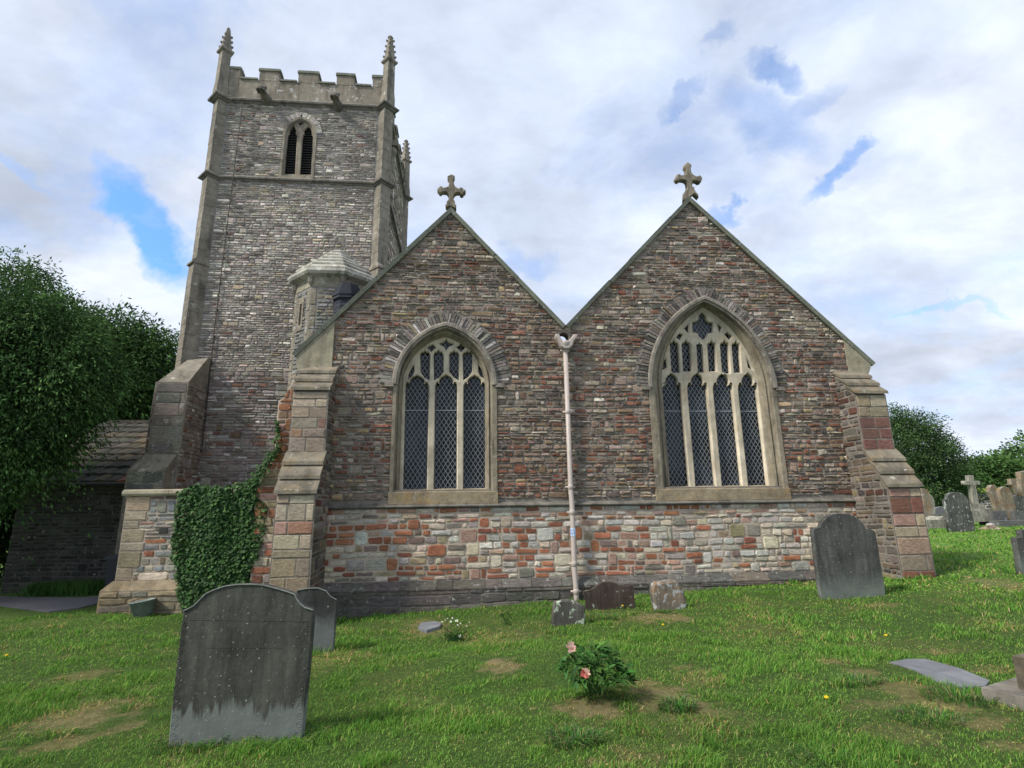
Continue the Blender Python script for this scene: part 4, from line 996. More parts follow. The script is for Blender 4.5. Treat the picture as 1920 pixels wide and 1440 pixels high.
g2 = grave('headstone', [(545,1232),(547,1150),(549,1120),(557,1107),(575,1103),(596,1102),(612,1108),(620,1118),(631,1124),(630,1150),(627,1190),(624,1225),(623,1240)], b2, HS2, .08, 'dark slate headstone half hidden behind the large foreground one')
strip_on(g2, [(557,1107),(575,1103.5),(596,1102.5),(612,1108.5),(620,1118.5),(631,1124.5)], .007, 0, M['edge'], 'moulded_edge')
b3 = PT(1598, 1122)
hs3 = ZT(1500, 940, 6.855, [(300,1330),(265,1180),(250,1080),(235,950),(215,800),(195,620),(178,480),(165,370),(205,345),(262,328),(270,290),(310,235),(370,185),(440,158),(530,152),(630,165),(710,195),(780,245),(825,300),(850,350),(900,355),(950,375),(975,400),(990,500),(1010,600),(1030,750),(1055,900),(1075,1000),(1090,1080),(1100,1200),(1105,1330)])
g3 = grave('headstone', hs3, b3, HS3, .09, 'tall dark headstone with arched shouldered top in front of the right church wall')
bA = PT(1063, 1172); g4 = grave('grave_stub', ZT(1000, 1060, 6, [(205,690),(215,560),(232,440),(250,410),(330,398),(400,392),(470,405),(545,440),(580,460),(585,520),(580,700)]), bA, HSG, .12, 'short mossy stone stub spotted with pale green lichen at the foot of the drainpipe', 'gravestone', bev=.02)
bB = PT(1145, 1143); g5 = grave('grave_stub', ZT(1000, 1060, 6, [(592,560),(590,400),(565,330),(562,298),(640,275),(690,250),(740,205),(790,188),(860,185),(930,200),(990,228),(1040,235),(1110,222),(1128,240),(1135,330),(1148,420),(1152,560)]), bB, HSB, .07, 'low dark brown gravestone with wavy top beside the drainpipe', 'gravestone')
bC = PT(1258, 1144); g6 = grave('grave_stub', ZT(1000, 1060, 6, [(1370,540),(1365,480),(1350,400),(1330,290),(1345,210),(1380,185),(1440,185),(1500,178),(1570,160),(1610,168),(1650,220),(1690,290),(1720,360),(1735,440),(1740,540)]), bC, HSO, .16, 'stubby rounded gravestone blotched with orange and grey lichen', 'gravestone', bev=.04)
# peak of lichen blobs on the first stub (painted by its material); ledger slabs
def ledger(name, corners_px, th, mat, label, lift=.014):
    ps = [PT(x, y) for x, y in corners_px]; c = sum(ps, Vector())/len(ps)
    mb = MB(); vs = []; n = len(ps)
    lo = [p-c+Vector((0, 0, -.06)) for p in ps]; hi = [p-c+Vector((0, 0, lift)) for p in ps]
    cc = Vector((0, 0, lift+.003)); hi2 = [v*.975+Vector((0, 0, .004+lift*.025)) for v in hi]
    mb.add(lo+hi+hi2, [(i, (i+1) % n, n+(i+1) % n, n+i) for i in range(n)]+[(n+i, n+(i+1) % n, 2*n+(i+1) % n, 2*n+i) for i in range(n)]+[tuple(range(2*n, 3*n))])
    o = link(name, mb.mesh(name), mat); o.location = c; tag(o, label, 'grave slab'); return o
LED = stone_mat('ledger_slate', (.17, .175, .185), .72, (.34, .35, .34), 10, (.75, 1.2), .5, 0, 1)
led_px = [(1668, 1244), (1700, 1238), (1735, 1238), (1800, 1256), (1856, 1279), (1848, 1290), (1800, 1291), (1752, 1279), (1715, 1258)]
led = ledger('ledger_slab', led_px, .06, LED, 'flat grey ledger slab sunk in the grass at the right')
flat_px = [(783, 1182), (790, 1173), (815, 1170), (828, 1174), (824, 1180), (800, 1187)]
fl = ledger('ledger_slab', flat_px, .05, LED, 'small flat grey stone in the grass left of the white daisies', .045)
# block on a step at the right edge
bp_ = PT(1895, 1330); pd_ = empty('tomb_pedestal', bp_); tag(pd_, 'grey stone block on a square step cut by the right edge of the picture', 'tomb')
mb = MB(); a = PT(1866, 1322); 
def obox(mb, c, dx, dy, L_, W_, z0, z1, col=None):
    u = Vector((math.cos(dx), math.sin(dx), 0)); v = Vector((-u.y, u.x, 0))
    q = [c, c+u*L_, c+u*L_+v*W_, c+v*W_]
    mb.hexa([Vector((p.x, p.y, z0)) for p in q], [Vector((p.x, p.y, z1)) for p in q], col)
ang = -1.22
zg = a.z
obox(mb, Vector((a.x, a.y+.10, 0)), ang, 0, .9, 1.1, zg-.2, zg+.10)
m_ = mb.build('step', stone_mat('step_stone', (.22, .20, .165), .6, (.36, .35, .30), 8, (.65, 1.3), .8, .1, 1, .4), pd_)
mb = MB(); c = Vector((a.x, a.y+.10, 0))+Vector((math.cos(ang), math.sin(ang), 0))*.16+Vector((-math.sin(ang), math.cos(ang), 0))*.22
obox(mb, c, ang, 0, .8, .45, zg+.102, zg+.27); obox(mb, c+Vector((.03, .03, 0)), ang, 0, .75, .4, zg+.27, zg+.34)
mb.build('block', stone_mat('block_stone', (.13, .11, .08), .6, (.3, .3, .26), 8, (.5, 1.5), .9, .2, 1, .5), pd_)
# dark edge headstone at the right
b_ = PT(1925, 1078); grave('headstone', [(1917,1090),(1912,1045),(1905,1008),(1918,1007),(1914,994),(1935,992),(1960,1000),(1990,1010),(1995,1090)], b_, HS3, .12, 'dark broad gravestone cut off by the right edge of the picture')
# far graves, right
def far(px, py, Y): p = P(px, py, Y); return Vector((p.x, p.y, p.z))
def gravef(name, pts, by, Y, mat, th, label, **k):
    b = far(sum(x for x, y in pts)/len(pts), by, Y); return grave(name, pts, b, mat, th, label, **k)
z1_ = lambda pts: ZT(1760, 860, 6, pts)
z2_ = lambda pts: ZT(1660, 820, 7.2, pts)
YG = 19.0
bq = PT(1805, 997); YG = bq.y
gravef('headstone', z1_([(125,830),(110,700),(95,600),(80,520),(66,465),(95,450),(98,420),(120,392),(170,375),(235,376),(270,395),(320,430),(345,490),(370,580),(395,680),(415,820)]), 997, YG, HSL, .15, 'leaning grey headstone covered in pale lichen beside the tall stone cross')
YC = YG*1.22
cr = empty('grave_cross', far(1832, 965, YC)); tag(cr, 'tall plain pale stone cross on a stepped base in the far churchyard', 'cross')
cm_ = slab([[W(x, y, YC) for x, y in z1_([(375,545),(360,440),(345,300),(272,292),(268,250),(320,250),(315,188),(375,188),(382,250),(448,250),(450,295),(400,300),(420,400),(440,520),(440,545)])]], YC-.1, YC+.12, .02, 'cross')
link('cross_shaft', cm_, HSW, cr)
mb = MB(); 
for (u0_, v0_, u1_, v1_, d_) in ((370, 590, 525, 510, .28), (360, 640, 570, 588, .5)):
    A = W(1760+u0_/6, 860+v0_/6, YC-d_); B = W(1760+u1_/6, 860+v1_/6, YC-d_); mb.hexa([(A[0], YC-d_, A[1]-.3), (B[0], YC-d_, A[1]-.3), (B[0], YC+d_, A[1]-.3), (A[0], YC+d_, A[1]-.3)], [(A[0]+.05, YC-d_, B[1]), (B[0]-.08, YC-d_, B[1]), (B[0]-.05, YC+d_, B[1]), (A[0]+.05, YC+d_, B[1])])
mb.build('base_step', HSW, cr)
YB = YG*1.15
gravef('headstone', z2_([(545,1110),(520,900),(488,690),(520,688),(560,700),(590,730),(610,790),(640,1000),(648,1110)]), 978, YB, HSR, .2, 'brown topped round headstone just right of the church buttress')
gravef('headstone', z2_([(610,1110),(600,900),(606,770),(640,800),(664,850),(676,1000),(682,1110)]), 976, YB*1.05, HSW, .15, 'narrow grey headstone close behind the brown topped one')
gravef('headstone', z2_([(672,1040),(676,960),(700,945),(760,935),(810,935),(850,1040)]), 965, YB*1.12, LED, .2, 'low curved grey gravestone left of the lichened headstone')
mb = MB(); kc = far(1758, 985, YB*.98); 
def slabbox(mb, u0_, v0_, u1_, v1_, Y, dep, zdown=.3, f=z2_):
    (xa_, ya_), (xb_, yb2) = f([(u0_, v0_), (u1_, v1_)]); A = W(xa_, ya_, Y); B = W(xb_, yb2, Y); mb.box((A[0], Y, B[1]-zdown), (B[0], Y+dep, A[1]))
slabbox(mb, 560, 1115, 840, 1150, YB*.96, .9)
o = mb.build('chest_tomb', HSW); o_ = o; mb = MB(); slabbox(mb, 570, 1040, 840, 1060, YB*1.02, .4); mb.build('kerb', HSW, o_); tag(o, 'low pale kerbed tomb slab behind the right buttress', 'tomb')
ms = MB(); q = [W(x, y, YB*.97) for x, y in z2_([(690,1115),(720,1085),(755,1062),(790,1090),(835,1110)])]; ms.prism(q, lambda p: (p[0], YB*.965, p[1]), lambda p: (p[0], YB*1.01, p[1])); ms.build('tomb_ridge', HSW, o_)
gravef('headstone', z1_([(655,640),(640,520),(610,420),(585,380),(575,330),(600,295),(635,292),(655,330),(650,360),(690,380),(700,500),(720,640)]), 968, YC*1.05, HSR, .25, 'small grave monument with knobbed top left of the gothic headstone')
gravef('headstone', z1_([(780,690),(745,560),(700,440),(683,360),(710,325),(745,312),(790,325),(825,380),(850,470),(868,560),(865,690)]), 974, YC*.98, HSR, .2, 'pointed gothic headstone with orange lichened top')
gravef('grave_cross', z1_([(845,400),(830,300),(790,290),(825,275),(812,225),(885,222),(895,275),(1000,280),(1000,315),(900,310),(930,410)]), 928, YC*1.1, HSR, .25, 'squat stone cross with orange lichen behind the gothic headstone', cat='cross')
gravef('grave_cross', z1_([(940,420),(935,320),(925,200),(915,150),(1010,130),(1060,200),(1040,420)]), 928, YC*.95, HSR, .25, 'orange lichened cross cut by the right edge of the picture', cat='cross')
gravef('headstone', z1_([(850,600),(840,420),(900,405),(1080,410),(1090,600)]), 960, YC*1.02, HSL, .3, 'broad white speckled tomb below the orange crosses')
mb = MB(); slabbox(mb, 600, 590, 780, 690, YC*.97, .8, .3, z1_); slabbox(mb, 850, 592, 1060, 690, YC*.97, .8, .3, z1_); slabbox(mb, 680, 700, 1100, 755, YC*.93, .5, .15, z1_)
o = mb.build('grave_kerb', stone_mat('kerb_dark', (.12, .12, .115), .6, (.3, .3, .28), 6, (.6, 1.4), .7, 0, 1)); tag(o, 'dark kerbed grave plot in front of the gothic headstone', 'tomb')
# pile of broken stone
mb = MB(); c = PT(1858, 992)
for i in range(26):
    a = random.uniform(0, 2*PI); r = random.uniform(0, .32); s = random.uniform(.07, .14); z = max(0, .24-r*.8)*random.random()-.05
    prof = [(s*.3, -s*.5), (s, -s*.2), (s*.9, s*.25), (s*.35, s*.5)]
    mb.lathe((c.x+r*math.cos(a), c.y+r*math.sin(a), c.z+z+.04), prof, 6, random.random(), pick([(2, (.27, .2, .15)), (1, (.4, .37, .33)), (1, (.2, .13, .1))]), (random.uniform(.7, 1.5), 1))
o = mb.build('rubble_pile', M['plain']); tag(o, 'small heap of broken pinkish stones beside the lichened headstone', 'stones')
# churchyard wall, mossy
wy = YC*1.5; w0 = P(1700, 945, wy); w1 = P(2050, 935, wy*1.1)
cw_ = empty('churchyard_wall', (w0.x, w0.y, w0.z)); tag(cw_, 'distant dark churchyard wall with bright moss on its top', 'wall')
mb = MB(); zt_w = P(1850, 922, wy).z; mb.box((w0.x, wy, -.5), (w1.x+25, wy+.6, zt_w)); mb.build('wall', M['soft_rubble'], cw_)
mb = MB(); iv0 = w0.x
rubble(mb, lambda z: [(w0.x, w1.x+3)], .2, zt_w-.02, sidec, o=(0, wy, 0), ch=(.15, .3), cw=(.25, .7), tall=0, d=(.01, .05)); mb.build('facing_stones', M['rubble'], cw_)
mb = MB(); x = P(1838, 920, wy).x
while x < w1.x+3:
    mb.lathe((x, wy+.2, zt_w), [(.5, -.05), (.42, .10), (.2, .22), (.02, .26)], 8, random.random(), (.14, .20, .03), (1, .7)); x += random.uniform(.3, .6)
mb.build('moss', M['plain'], cw_)
# ------------------------------------------------------------------ bucket and bin
b = P(270, 1141, 10.93); b.z = tz(b.x, b.y); bk_ = empty('bucket', b); tag(bk_, 'grey galvanised bucket standing on the grass by the low wall', 'bucket')
tilt = Matrix.Rotation(-.13, 4, 'Y')
def tilted(mb): mb.v = [tuple(b+(tilt @ (Vector(v)-b))) for v in mb.v]
rb = .205*(b.y/10.6)
mb = MB(); mb.lathe(b, [(rb*.60, -.02), (rb*.70, .0), (rb*.97, .235), (rb*1.04, .245), (rb*1.04, .26), (rb*.95, .26), (rb*.62, .03)], 28); tilted(mb); mb.build('pail', M['bucket'], bk_, True)
mb = MB(); mb.tube([b+Vector((rb*1.02*math.cos(t), -.01+rb*.55*math.sin(t), .25+rb*.25*math.sin(t))) for t in [PI*i/14 for i in range(15)]], .006, 5); tilted(mb); mb.build('handle', M['cable'], bk_)
bn = P(208, 1050, 12.6); zg = tz(-7.4, 12.6); xb0 = P(196, 1070, 12.6).x; bi = empty('wheelie_bin', (xb0+.28, 12.9, zg)); tag(bi, 'black wheelie bin standing behind the low stone wall', 'bin')
zt_b = P(204, 1049, 12.6).z; zg_ = zt_b-1.0
mb = MB(); mb.hexa([(xb0+.06, 12.66, zg_), (xb0+.5, 12.66, zg_), (xb0+.5, 13.2, zg_), (xb0+.06, 13.2, zg_)], [(xb0, 12.6, zt_b), (xb0+.58, 12.6, zt_b), (xb0+.58, 13.3, zt_b), (xb0, 13.3, zt_b)]); mb.build('body', M['bin'], bi)
mb = MB(); mb.prism([(-.03, 0), (-.03, .04), (.05, .09), (.5, .09), (.62, .03), (.62, 0)], lambda p: (xb0+p[0], 12.57, zt_b+p[1]), lambda p: (xb0+p[0], 13.33, zt_b+p[1])); mb.build('lid', M['bin'], bi)
for yy in (12.72, 13.1):
    mb = MB(); cx = P(190, 1127, 12.0).x; cz = zg_+.09
    n = 20; prof = [(.02, 0), (.085, 0), (.10, .015), (.10, .045), (.085, .06), (.02, .06)]
    vs = [(xb0+.04+r*math.cos(2*PI*k/n), yy+d_, cz+r*math.sin(2*PI*k/n)) for r, d_ in prof for k in range(n)]
    mb.add(vs, [(i*n+k, i*n+(k+1) % n, (i+1)*n+(k+1) % n, (i+1)*n+k) for i in range(5) for k in range(n)]+[tuple(range(n)), tuple(range(6*n-1, 5*n-1, -1))]); mb.build('wheel', M['bin'], bi)
# ------------------------------------------------------------------ shed with tiled roof
SY = 14.4
sx0, sx1 = P(22, 1000, SY).x, P(300, 900, SY).x
zE_ = P(150, 908, SY).z
sh = empty('outbuilding', ((sx0+sx1)/2, SY, -.6)); tag(sh, 'shaded stone outbuilding with a clay tiled roof under the dark yew', 'building')
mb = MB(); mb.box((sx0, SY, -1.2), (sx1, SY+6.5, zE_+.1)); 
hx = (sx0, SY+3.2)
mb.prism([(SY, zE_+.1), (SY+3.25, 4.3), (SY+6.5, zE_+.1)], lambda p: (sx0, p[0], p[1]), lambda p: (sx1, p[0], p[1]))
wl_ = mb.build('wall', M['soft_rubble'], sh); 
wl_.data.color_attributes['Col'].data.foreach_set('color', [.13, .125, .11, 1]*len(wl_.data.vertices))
mb = MB(); rubble(mb, lambda z: [(sx0, sx1)], -.7, zE_, lambda *q: pick([(2, (.075, .075, .062)), (1, (.11, .105, .09)), (1, (.055, .052, .045))]), o=(0, SY, 0), ch=(.06, .13), cw=(.15, .45)); mb.build('facing_stones', M['rubble'], wl_)  # stone colours darkened to carry the shade of the overhanging foliage
mb = MB(); zr = P(180, 795, SY+3.2).z
rows = 10
for i in range(rows):
    t0, t1 = i/rows, (i+1)/rows
    ya, za = SY-.22+(3.42)*t0, zE_+.02+(zr-zE_)*t0; yb2, zb2 = SY-.22+3.42*t1, zE_+.02+(zr-zE_)*t1
    x = sx0-.2-random.uniform(0, .25)
    while x < sx1:
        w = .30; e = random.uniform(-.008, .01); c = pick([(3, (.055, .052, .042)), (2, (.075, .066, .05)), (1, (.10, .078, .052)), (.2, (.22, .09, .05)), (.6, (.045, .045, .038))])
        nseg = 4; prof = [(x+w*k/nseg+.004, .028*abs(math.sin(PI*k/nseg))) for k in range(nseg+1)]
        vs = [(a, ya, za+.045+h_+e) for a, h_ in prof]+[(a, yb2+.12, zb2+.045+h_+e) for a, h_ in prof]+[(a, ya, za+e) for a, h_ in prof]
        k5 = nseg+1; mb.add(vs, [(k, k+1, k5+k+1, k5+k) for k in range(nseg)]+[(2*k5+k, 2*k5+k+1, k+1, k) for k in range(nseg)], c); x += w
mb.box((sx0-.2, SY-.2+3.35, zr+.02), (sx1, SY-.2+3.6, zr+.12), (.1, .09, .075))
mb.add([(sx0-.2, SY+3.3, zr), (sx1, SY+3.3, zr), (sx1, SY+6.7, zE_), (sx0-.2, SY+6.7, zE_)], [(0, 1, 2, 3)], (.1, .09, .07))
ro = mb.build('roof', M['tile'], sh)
mb = MB(); mb.tube([(sx0-.2, SY-.27, zE_-.02), (sx1-.1, SY-.27, zE_-.02)], .045, 8); mb.build('gutter', M['cable'], sh)
mb = MB(); xq = P(212, 990, 13.9).x; mb.tube([(xq, SY-.1, zE_-.05), (xq-.02, SY-.1, -.6)], .04, 8); mb.build('drainpipe', M['wood'], sh)
# ------------------------------------------------------------------ foliage
def crown(name, blobs, n, size, cols, mat, parent, asp=2.2, droop=.3, spread=.28, per=40, shell=.75, seed=1):
    g = np.random.default_rng(seed); blobs = np.array(blobs, float)     # x,y,z,rx,ry,rz
    kids = []
    for b_ in blobs:
        for _ in range(9):
            dd = g.normal(size=3); dd /= np.linalg.norm(dd); f_ = g.uniform(.22, .42); q_ = b_[:3]+dd*b_[3:]*g.uniform(.7, .95); kids.append([*q_, *(b_[3:]*f_)])
    blobs = np.concatenate([blobs, np.array(kids)])
    vol = (blobs[:, 3]*blobs[:, 4]*blobs[:, 5])**.67; nc = max(1, n//per)
    bi_ = g.choice(len(blobs), nc, p=vol/vol.sum()); B = blobs[bi_]
    d = g.normal(size=(nc, 3)); d /= np.linalg.norm(d, axis=1)[:, None]
    rad = shell+(1.06-shell)*g.random(nc)**.6; C = B[:, :3]+d*B[:, 3:]*rad[:, None]
    bright = g.normal(1, .34, nc).clip(.35, 1.9); cs = np.array(cols)[g.integers(0, len(cols), nc)]
    idx = np.repeat(np.arange(nc), per); m = len(idx)
    off = g.normal(size=(m, 3))*spread*np.array([1, 1, .55]); off[:, 2] -= droop*(off[:, 0]**2+off[:, 1]**2)/spread
    p = C[idx]+off
    out = d[idx]*.8+off/spread*.5+g.normal(size=(m, 3))*.5; out[:, 2] -= droop; out /= np.linalg.norm(out, axis=1)[:, None]
    s1 = np.cross(out, g.normal(size=(m, 3))); s1 /= np.linalg.norm(s1, axis=1)[:, None]
    ln = size*g.uniform(.6, 1.3, m)[:, None]; w = ln/asp
    V = np.stack([p, p+out*ln*.45+s1*w*.5, p+out*ln, p+out*ln*.45-s1*w*.5], 1).reshape(-1, 3)
    col = cs[idx]*bright[idx][:, None]*g.uniform(.75, 1.25, m)[:, None]; col = np.repeat(col, 4, 0)
    return np_mesh(name, V, np.full(m, 4), np.arange(m*4), col, mat, parent)
def branches(name, root, tips, r, parent, n=7, seed=3):
    random.seed(seed); mb = MB()
    for t in tips:
        pts = []; root_ = Vector(root); t = Vector(t)
        for i in range(n+1):
            s = i/n; p = root_.lerp(t, s)+Vector((random.uniform(-1, 1), random.uniform(-1, 1), random.uniform(-.3, .3)))*.12*math.sin(PI*s)*(t-root_).length*.3; pts.append(p)
        mb.tube(pts, [r*(1-.85*i/n) for i in range(n+1)], 7)
    return mb.build(name, M['wood'], parent)
def bl(px, py, Y, rx, ry=None, rz=None): p = P(px, py, Y); return (p.x, p.y, p.z, rx, ry or rx, rz or rx)
YEW = [(.044, .095, .028), (.063, .13, .036), (.027, .06, .021), (.09, .17, .047)]
t1 = empty('yew_tree', (-10.6, 12.2, -.4)); tag(t1, 'big dark green yew leaning over the outbuilding at the left edge', 'tree')
crown('crown', [bl(10, 590, 12.5, 1.25), bl(90, 612, 12.2, .95), bl(-60, 660, 12, 1.8), bl(40, 700, 11.8, 1.5), bl(135, 690, 12.3, .85), bl(128, 755, 12.2, .55), bl(60, 780, 11.8, 1.0, .9, .8), bl(-40, 830, 11.6, 1.2), bl(50, 850, 11.9, .6, .7, .4), bl(-120, 700, 12, 2.0), bl(150, 650, 12.6, .5), (-13.6, 12.6, 5.2, 2.1, 2.1, 1.9), (-12.6, 13.2, 3.6, 1.4, 1.2, 1.2), bl(-60, 560, 12.8, 1.5)], 230000, .095, YEW, M['leaf'], t1, 2.8, .5, .19, 42, .66, 11)  # includes unseen blobs off to the left, added to shade the outbuilding wall
branches('trunk', (-10.9, 12.6, -.7), [(-10.9, 12.5, 4), (-10.2, 12.2, 3.6), (-11.6, 12.2, 4.2)], .38, t1)
t2 = empty('yew_tree', (-12.5, 24, -.6)); tag(t2, 'dark evergreen tree behind the outbuilding, beside the tower buttress', 'tree')
crown('crown', [bl(215, 660, 23, 1.6), bl(270, 670, 23, 1.5), bl(310, 690, 23.5, 1.2), bl(250, 720, 22.5, 1.8), bl(190, 700, 22, 2.0), bl(315, 745, 23, 1.2), bl(230, 790, 23, 2.0, 1.6, 1.4), bl(150, 640, 23, 1.6), bl(300, 820, 24, 1.8)], 80000, .19, [(.05, .105, .03), (.034, .072, .024), (.075, .15, .038)], M['leaf'], t2, 3, .4, .38, 36, .6, 12)
branches('trunk', (-12.6, 24, -.7), [(-13, 24, 7), (-11.5, 24, 6.5), (-14.5, 24, 7)], .4, t2)
BUSH = [(.045, .085, .032), (.065, .12, .04), (.03, .06, .024), (.085, .145, .05)]
YB_ = YC*1.35
t3 = empty('bush', far(1735, 960, YB_)); tag(t3, 'big dark rounded bush right of the church buttress', 'bush')
k = YB_/24
crown('crown', [bl(1700, 840, YB_, 1.5*k), bl(1735, 860, YB_, 1.5*k), bl(1690, 900, YB_, 1.6*k), bl(1760, 900, YB_, 1.35*k), bl(1720, 805, YB_, 1.0*k), bl(1690, 790, YB_, .8*k), bl(1785, 905, YB_*1.02, .9*k), bl(1770, 845, YB_, .6*k), bl(1740, 930, YB_, 1.3*k, 1, .8), bl(1640, 850, YB_, 1.6*k), bl(1805, 930, YB_*1.05, .8*k, 1, .6)], 70000, .14, BUSH, M['leaf'], t3, 2, .1, .26, 24, .62, 13)
branches('trunk', far(1735, 970, YB_), [far(1700, 860, YB_), far(1750, 880, YB_), far(1770, 850, YB_), far(1720, 800, YB_)], .15, t3)
YH = YC*1.9; kk = YH/30
for j, (pxs, lab) in enumerate((([(1830, 895, 1.2), (1850, 905, 1.3), (1870, 888, 1.1), (1885, 905, 1.3)], 'bright green leafy tree beyond the churchyard wall, left of the pair'), ([(1905, 895, 1.2), (1925, 885, 1.6), (1960, 890, 2.2), (1900, 915, 1.3), (1990, 870, 2.5)], 'bright green leafy tree beyond the churchyard wall at the right edge'))):
    t4 = empty('tree', far(pxs[1][0], 950, YH)); tag(t4, lab, 'tree', 'trees beyond the churchyard wall')
    crown('crown', [bl(a, b, YH+j, r*kk) for a, b, r in pxs]+[bl(pxs[1][0], 925, YH, 2*kk, 1, 1)], 16000, .3, [(.07, .14, .035), (.05, .10, .03), (.10, .18, .05)], M['leaf'], t4, 1.9, .05, .4, 20, .55, 20+j)
    branches('trunk', far(pxs[1][0], 955, YH), [far(a, b, YH) for a, b, r in pxs[:3]], .15, t4)
# dark hedge mass at the far left behind the yew trunk
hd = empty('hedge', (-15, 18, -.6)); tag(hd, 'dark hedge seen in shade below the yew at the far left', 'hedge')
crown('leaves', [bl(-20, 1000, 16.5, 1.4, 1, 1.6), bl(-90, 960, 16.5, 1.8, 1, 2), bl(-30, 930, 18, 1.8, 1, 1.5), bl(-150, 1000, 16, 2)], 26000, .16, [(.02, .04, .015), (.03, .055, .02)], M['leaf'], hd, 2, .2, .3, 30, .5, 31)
branches('stem', (-15, 18, -.7), [(-15.5, 17.5, 2), (-14.6, 17, 1.8)], .1, hd)
# ivy on the low wall
iv_ = empty('ivy', (-4.9, 11.1, -.2)); tag(iv_, 'dark green ivy covering the low wall and creeping up towards the tower', 'ivy')
poly = [(336,925),(352,915),(372,908),(395,912),(425,913),(448,907),(462,900),(482,895),(484,925),(490,940),(501,950),(500,985),(492,1020),(480,1050),(466,1075),(462,1110),(440,1140),(400,1145),(345,1140),(334,1110),(334,1080),(325,1040),(326,1000),(333,960)]
polyw = [W(x, y, 11.15) for x, y in poly]
def inside(poly, x, z):
    c = False; n = len(poly)
    for i in range(n):
        (x0, z0), (x1, z1) = poly[i], poly[i-1]
        if (z0 > z) != (z1 > z) and x < (x1-x0)*(z-z0)/(z1-z0)+x0: c = not c
    return c
g = np.random.default_rng(5); cand = []
x0_, x1_ = min(a for a, b in polyw), max(a for a, b in polyw); z0_, z1__ = min(b for a, b in polyw), max(b for a, b in polyw)
while len(cand) < 11000:
    x, z = g.uniform(x0_, x1_), g.uniform(z0_, z1__)
    jx, jz = g.normal(0, .02, 2)
    if inside(polyw, x+jx, z+jz):
        bulge = .08+.10*(.5+.5*noise.noise(Vector((x*2.2, z*1.6, 1)))); cand.append((x, 11.22-bulge*g.uniform(.25, 1), z, 1))
trail = [W(x, y, 11.0) for x, y in ((478, 905), (486, 885), (498, 868), (508, 852), (520, 845), (521, 810), (519, 790))]
for i in range(620):
    t = g.random()**1.1*(len(trail)-1.001); a = int(t); f_ = t-a; wd = (.10, .09, .07, .055, .035, .025, .02)[a]
    x = trail[a][0]+(trail[a+1][0]-trail[a][0])*f_+g.normal(0, wd*.6); z = trail[a][1]+(trail[a+1][1]-trail[a][1])*f_+g.normal(0, wd*.6); cand.append((x, 11.07-g.random()*.08, z, .8))
C_ = np.array(cand); m = len(C_); dn = np.stack([g.normal(0, .5, m), -.35-g.random(m)*.5, -np.abs(g.normal(.7, .3, m))], 1); dn /= np.linalg.norm(dn, axis=1)[:, None]
sd = np.cross(dn, np.stack([g.normal(0, .3, m), -np.ones(m), g.normal(.3, .4, m)], 1)); sd /= np.linalg.norm(sd, axis=1)[:, None]
s = (.052*g.uniform(.5, 1.4, m)*C_[:, 3])[:, None]; p = C_[:, :3]
V = np.stack([p, p+dn*s*.25+sd*s*.62, p+dn*s*.55+sd*s*.38, p+dn*s*1.15, p+dn*s*.55-sd*s*.38, p+dn*s*.25-sd*s*.62], 1).reshape(-1, 3)
col = np.array([(.028, .075, .018), (.04, .10, .024), (.02, .052, .014), (.06, .13, .03)])[g.integers(0, 4, m)]*g.uniform(.7, 1.3, m)[:, None]
np_mesh('leaves', V, np.full(m, 6), np.arange(m*6), np.repeat(col, 6, 0), M['ivy'], iv_)
mb = MB()
for i in range(9):
    x = random.uniform(-5.5, -4.4); mb.tube([(x, 11.26, -.3), (x+random.uniform(-.1, .1), 11.26, .5), (x+random.uniform(-.3, .3), 11.26, 1.2), (x+random.uniform(-.3, .3), 11.26, 1.8)], [.02, .015, .01, .006], 5)
mb.tube([(a, 11.08, b) for a, b in trail], [.014, .013, .012, .01, .009, .008, .006], 5)
mb.build('stems', M['wood'], iv_)
# ------------------------------------------------------------------ ground
gx = np.unique(np.concatenate([np.linspace(-60, -12, 25), np.linspace(-12, -7, 26), np.linspace(-7, 9, 400), np.linspace(9, 14, 26), np.linspace(14, 30, 33), np.linspace(30, 220, 30)]))
gy = np.unique(np.concatenate([np.linspace(-10, 1, 12), np.linspace(1, 2.8, 10), np.linspace(2.8, 10.9, 210), np.linspace(10.9, 16, 34), np.linspace(16, 45, 40), np.linspace(45, 400, 36)]))
X, Y = np.meshgrid(gx, gy); Zg = terr(X, Y); nx, ny = len(gx), len(gy)
V = np.stack([X.ravel(), Y.ravel(), Zg.ravel()], 1)
ii = np.arange((nx-1)*(ny-1)); r_, c_ = ii//(nx-1), ii % (nx-1); a = r_*nx+c_
idx = np.stack([a, a+1, a+nx+1, a+nx], 1).ravel()
# --- patches: dry grass, bare soil
def vnoise(x, y, seed=0):
    g = np.random.default_rng(seed); T_ = g.random((256, 256)); xi = np.floor(x).astype(int); yi = np.floor(y).astype(int); fx = x-xi; fy = y-yi
    fx = fx*fx*(3-2*fx); fy = fy*fy*(3-2*fy); q = lambda i, j: T_[i & 255, j & 255]
    return (q(xi, yi)*(1-fx)+q(xi+1, yi)*fx)*(1-fy)+(q(xi, yi+1)*(1-fx)+q(xi+1, yi+1)*fx)*fy
def fbm(x, y, seed=0): return sum(vnoise(x*2**k+17*k, y*2**k, seed+k)*.5**(k+1) for k in range(4))/.9375
patches = []   # cx, cy, rx, ry, strength dry, soil
def patch(px, py, wpx, hpx, dry, soil=0):
    c = PT(px, py); l = PT(px-wpx, py); d = PT(px, py-hpx) if py-hpx > 1100 else PT(px, py+hpx); patches.append((c.x, c.y, abs(c.x-l.x), abs(d.y-c.y), dry, soil))
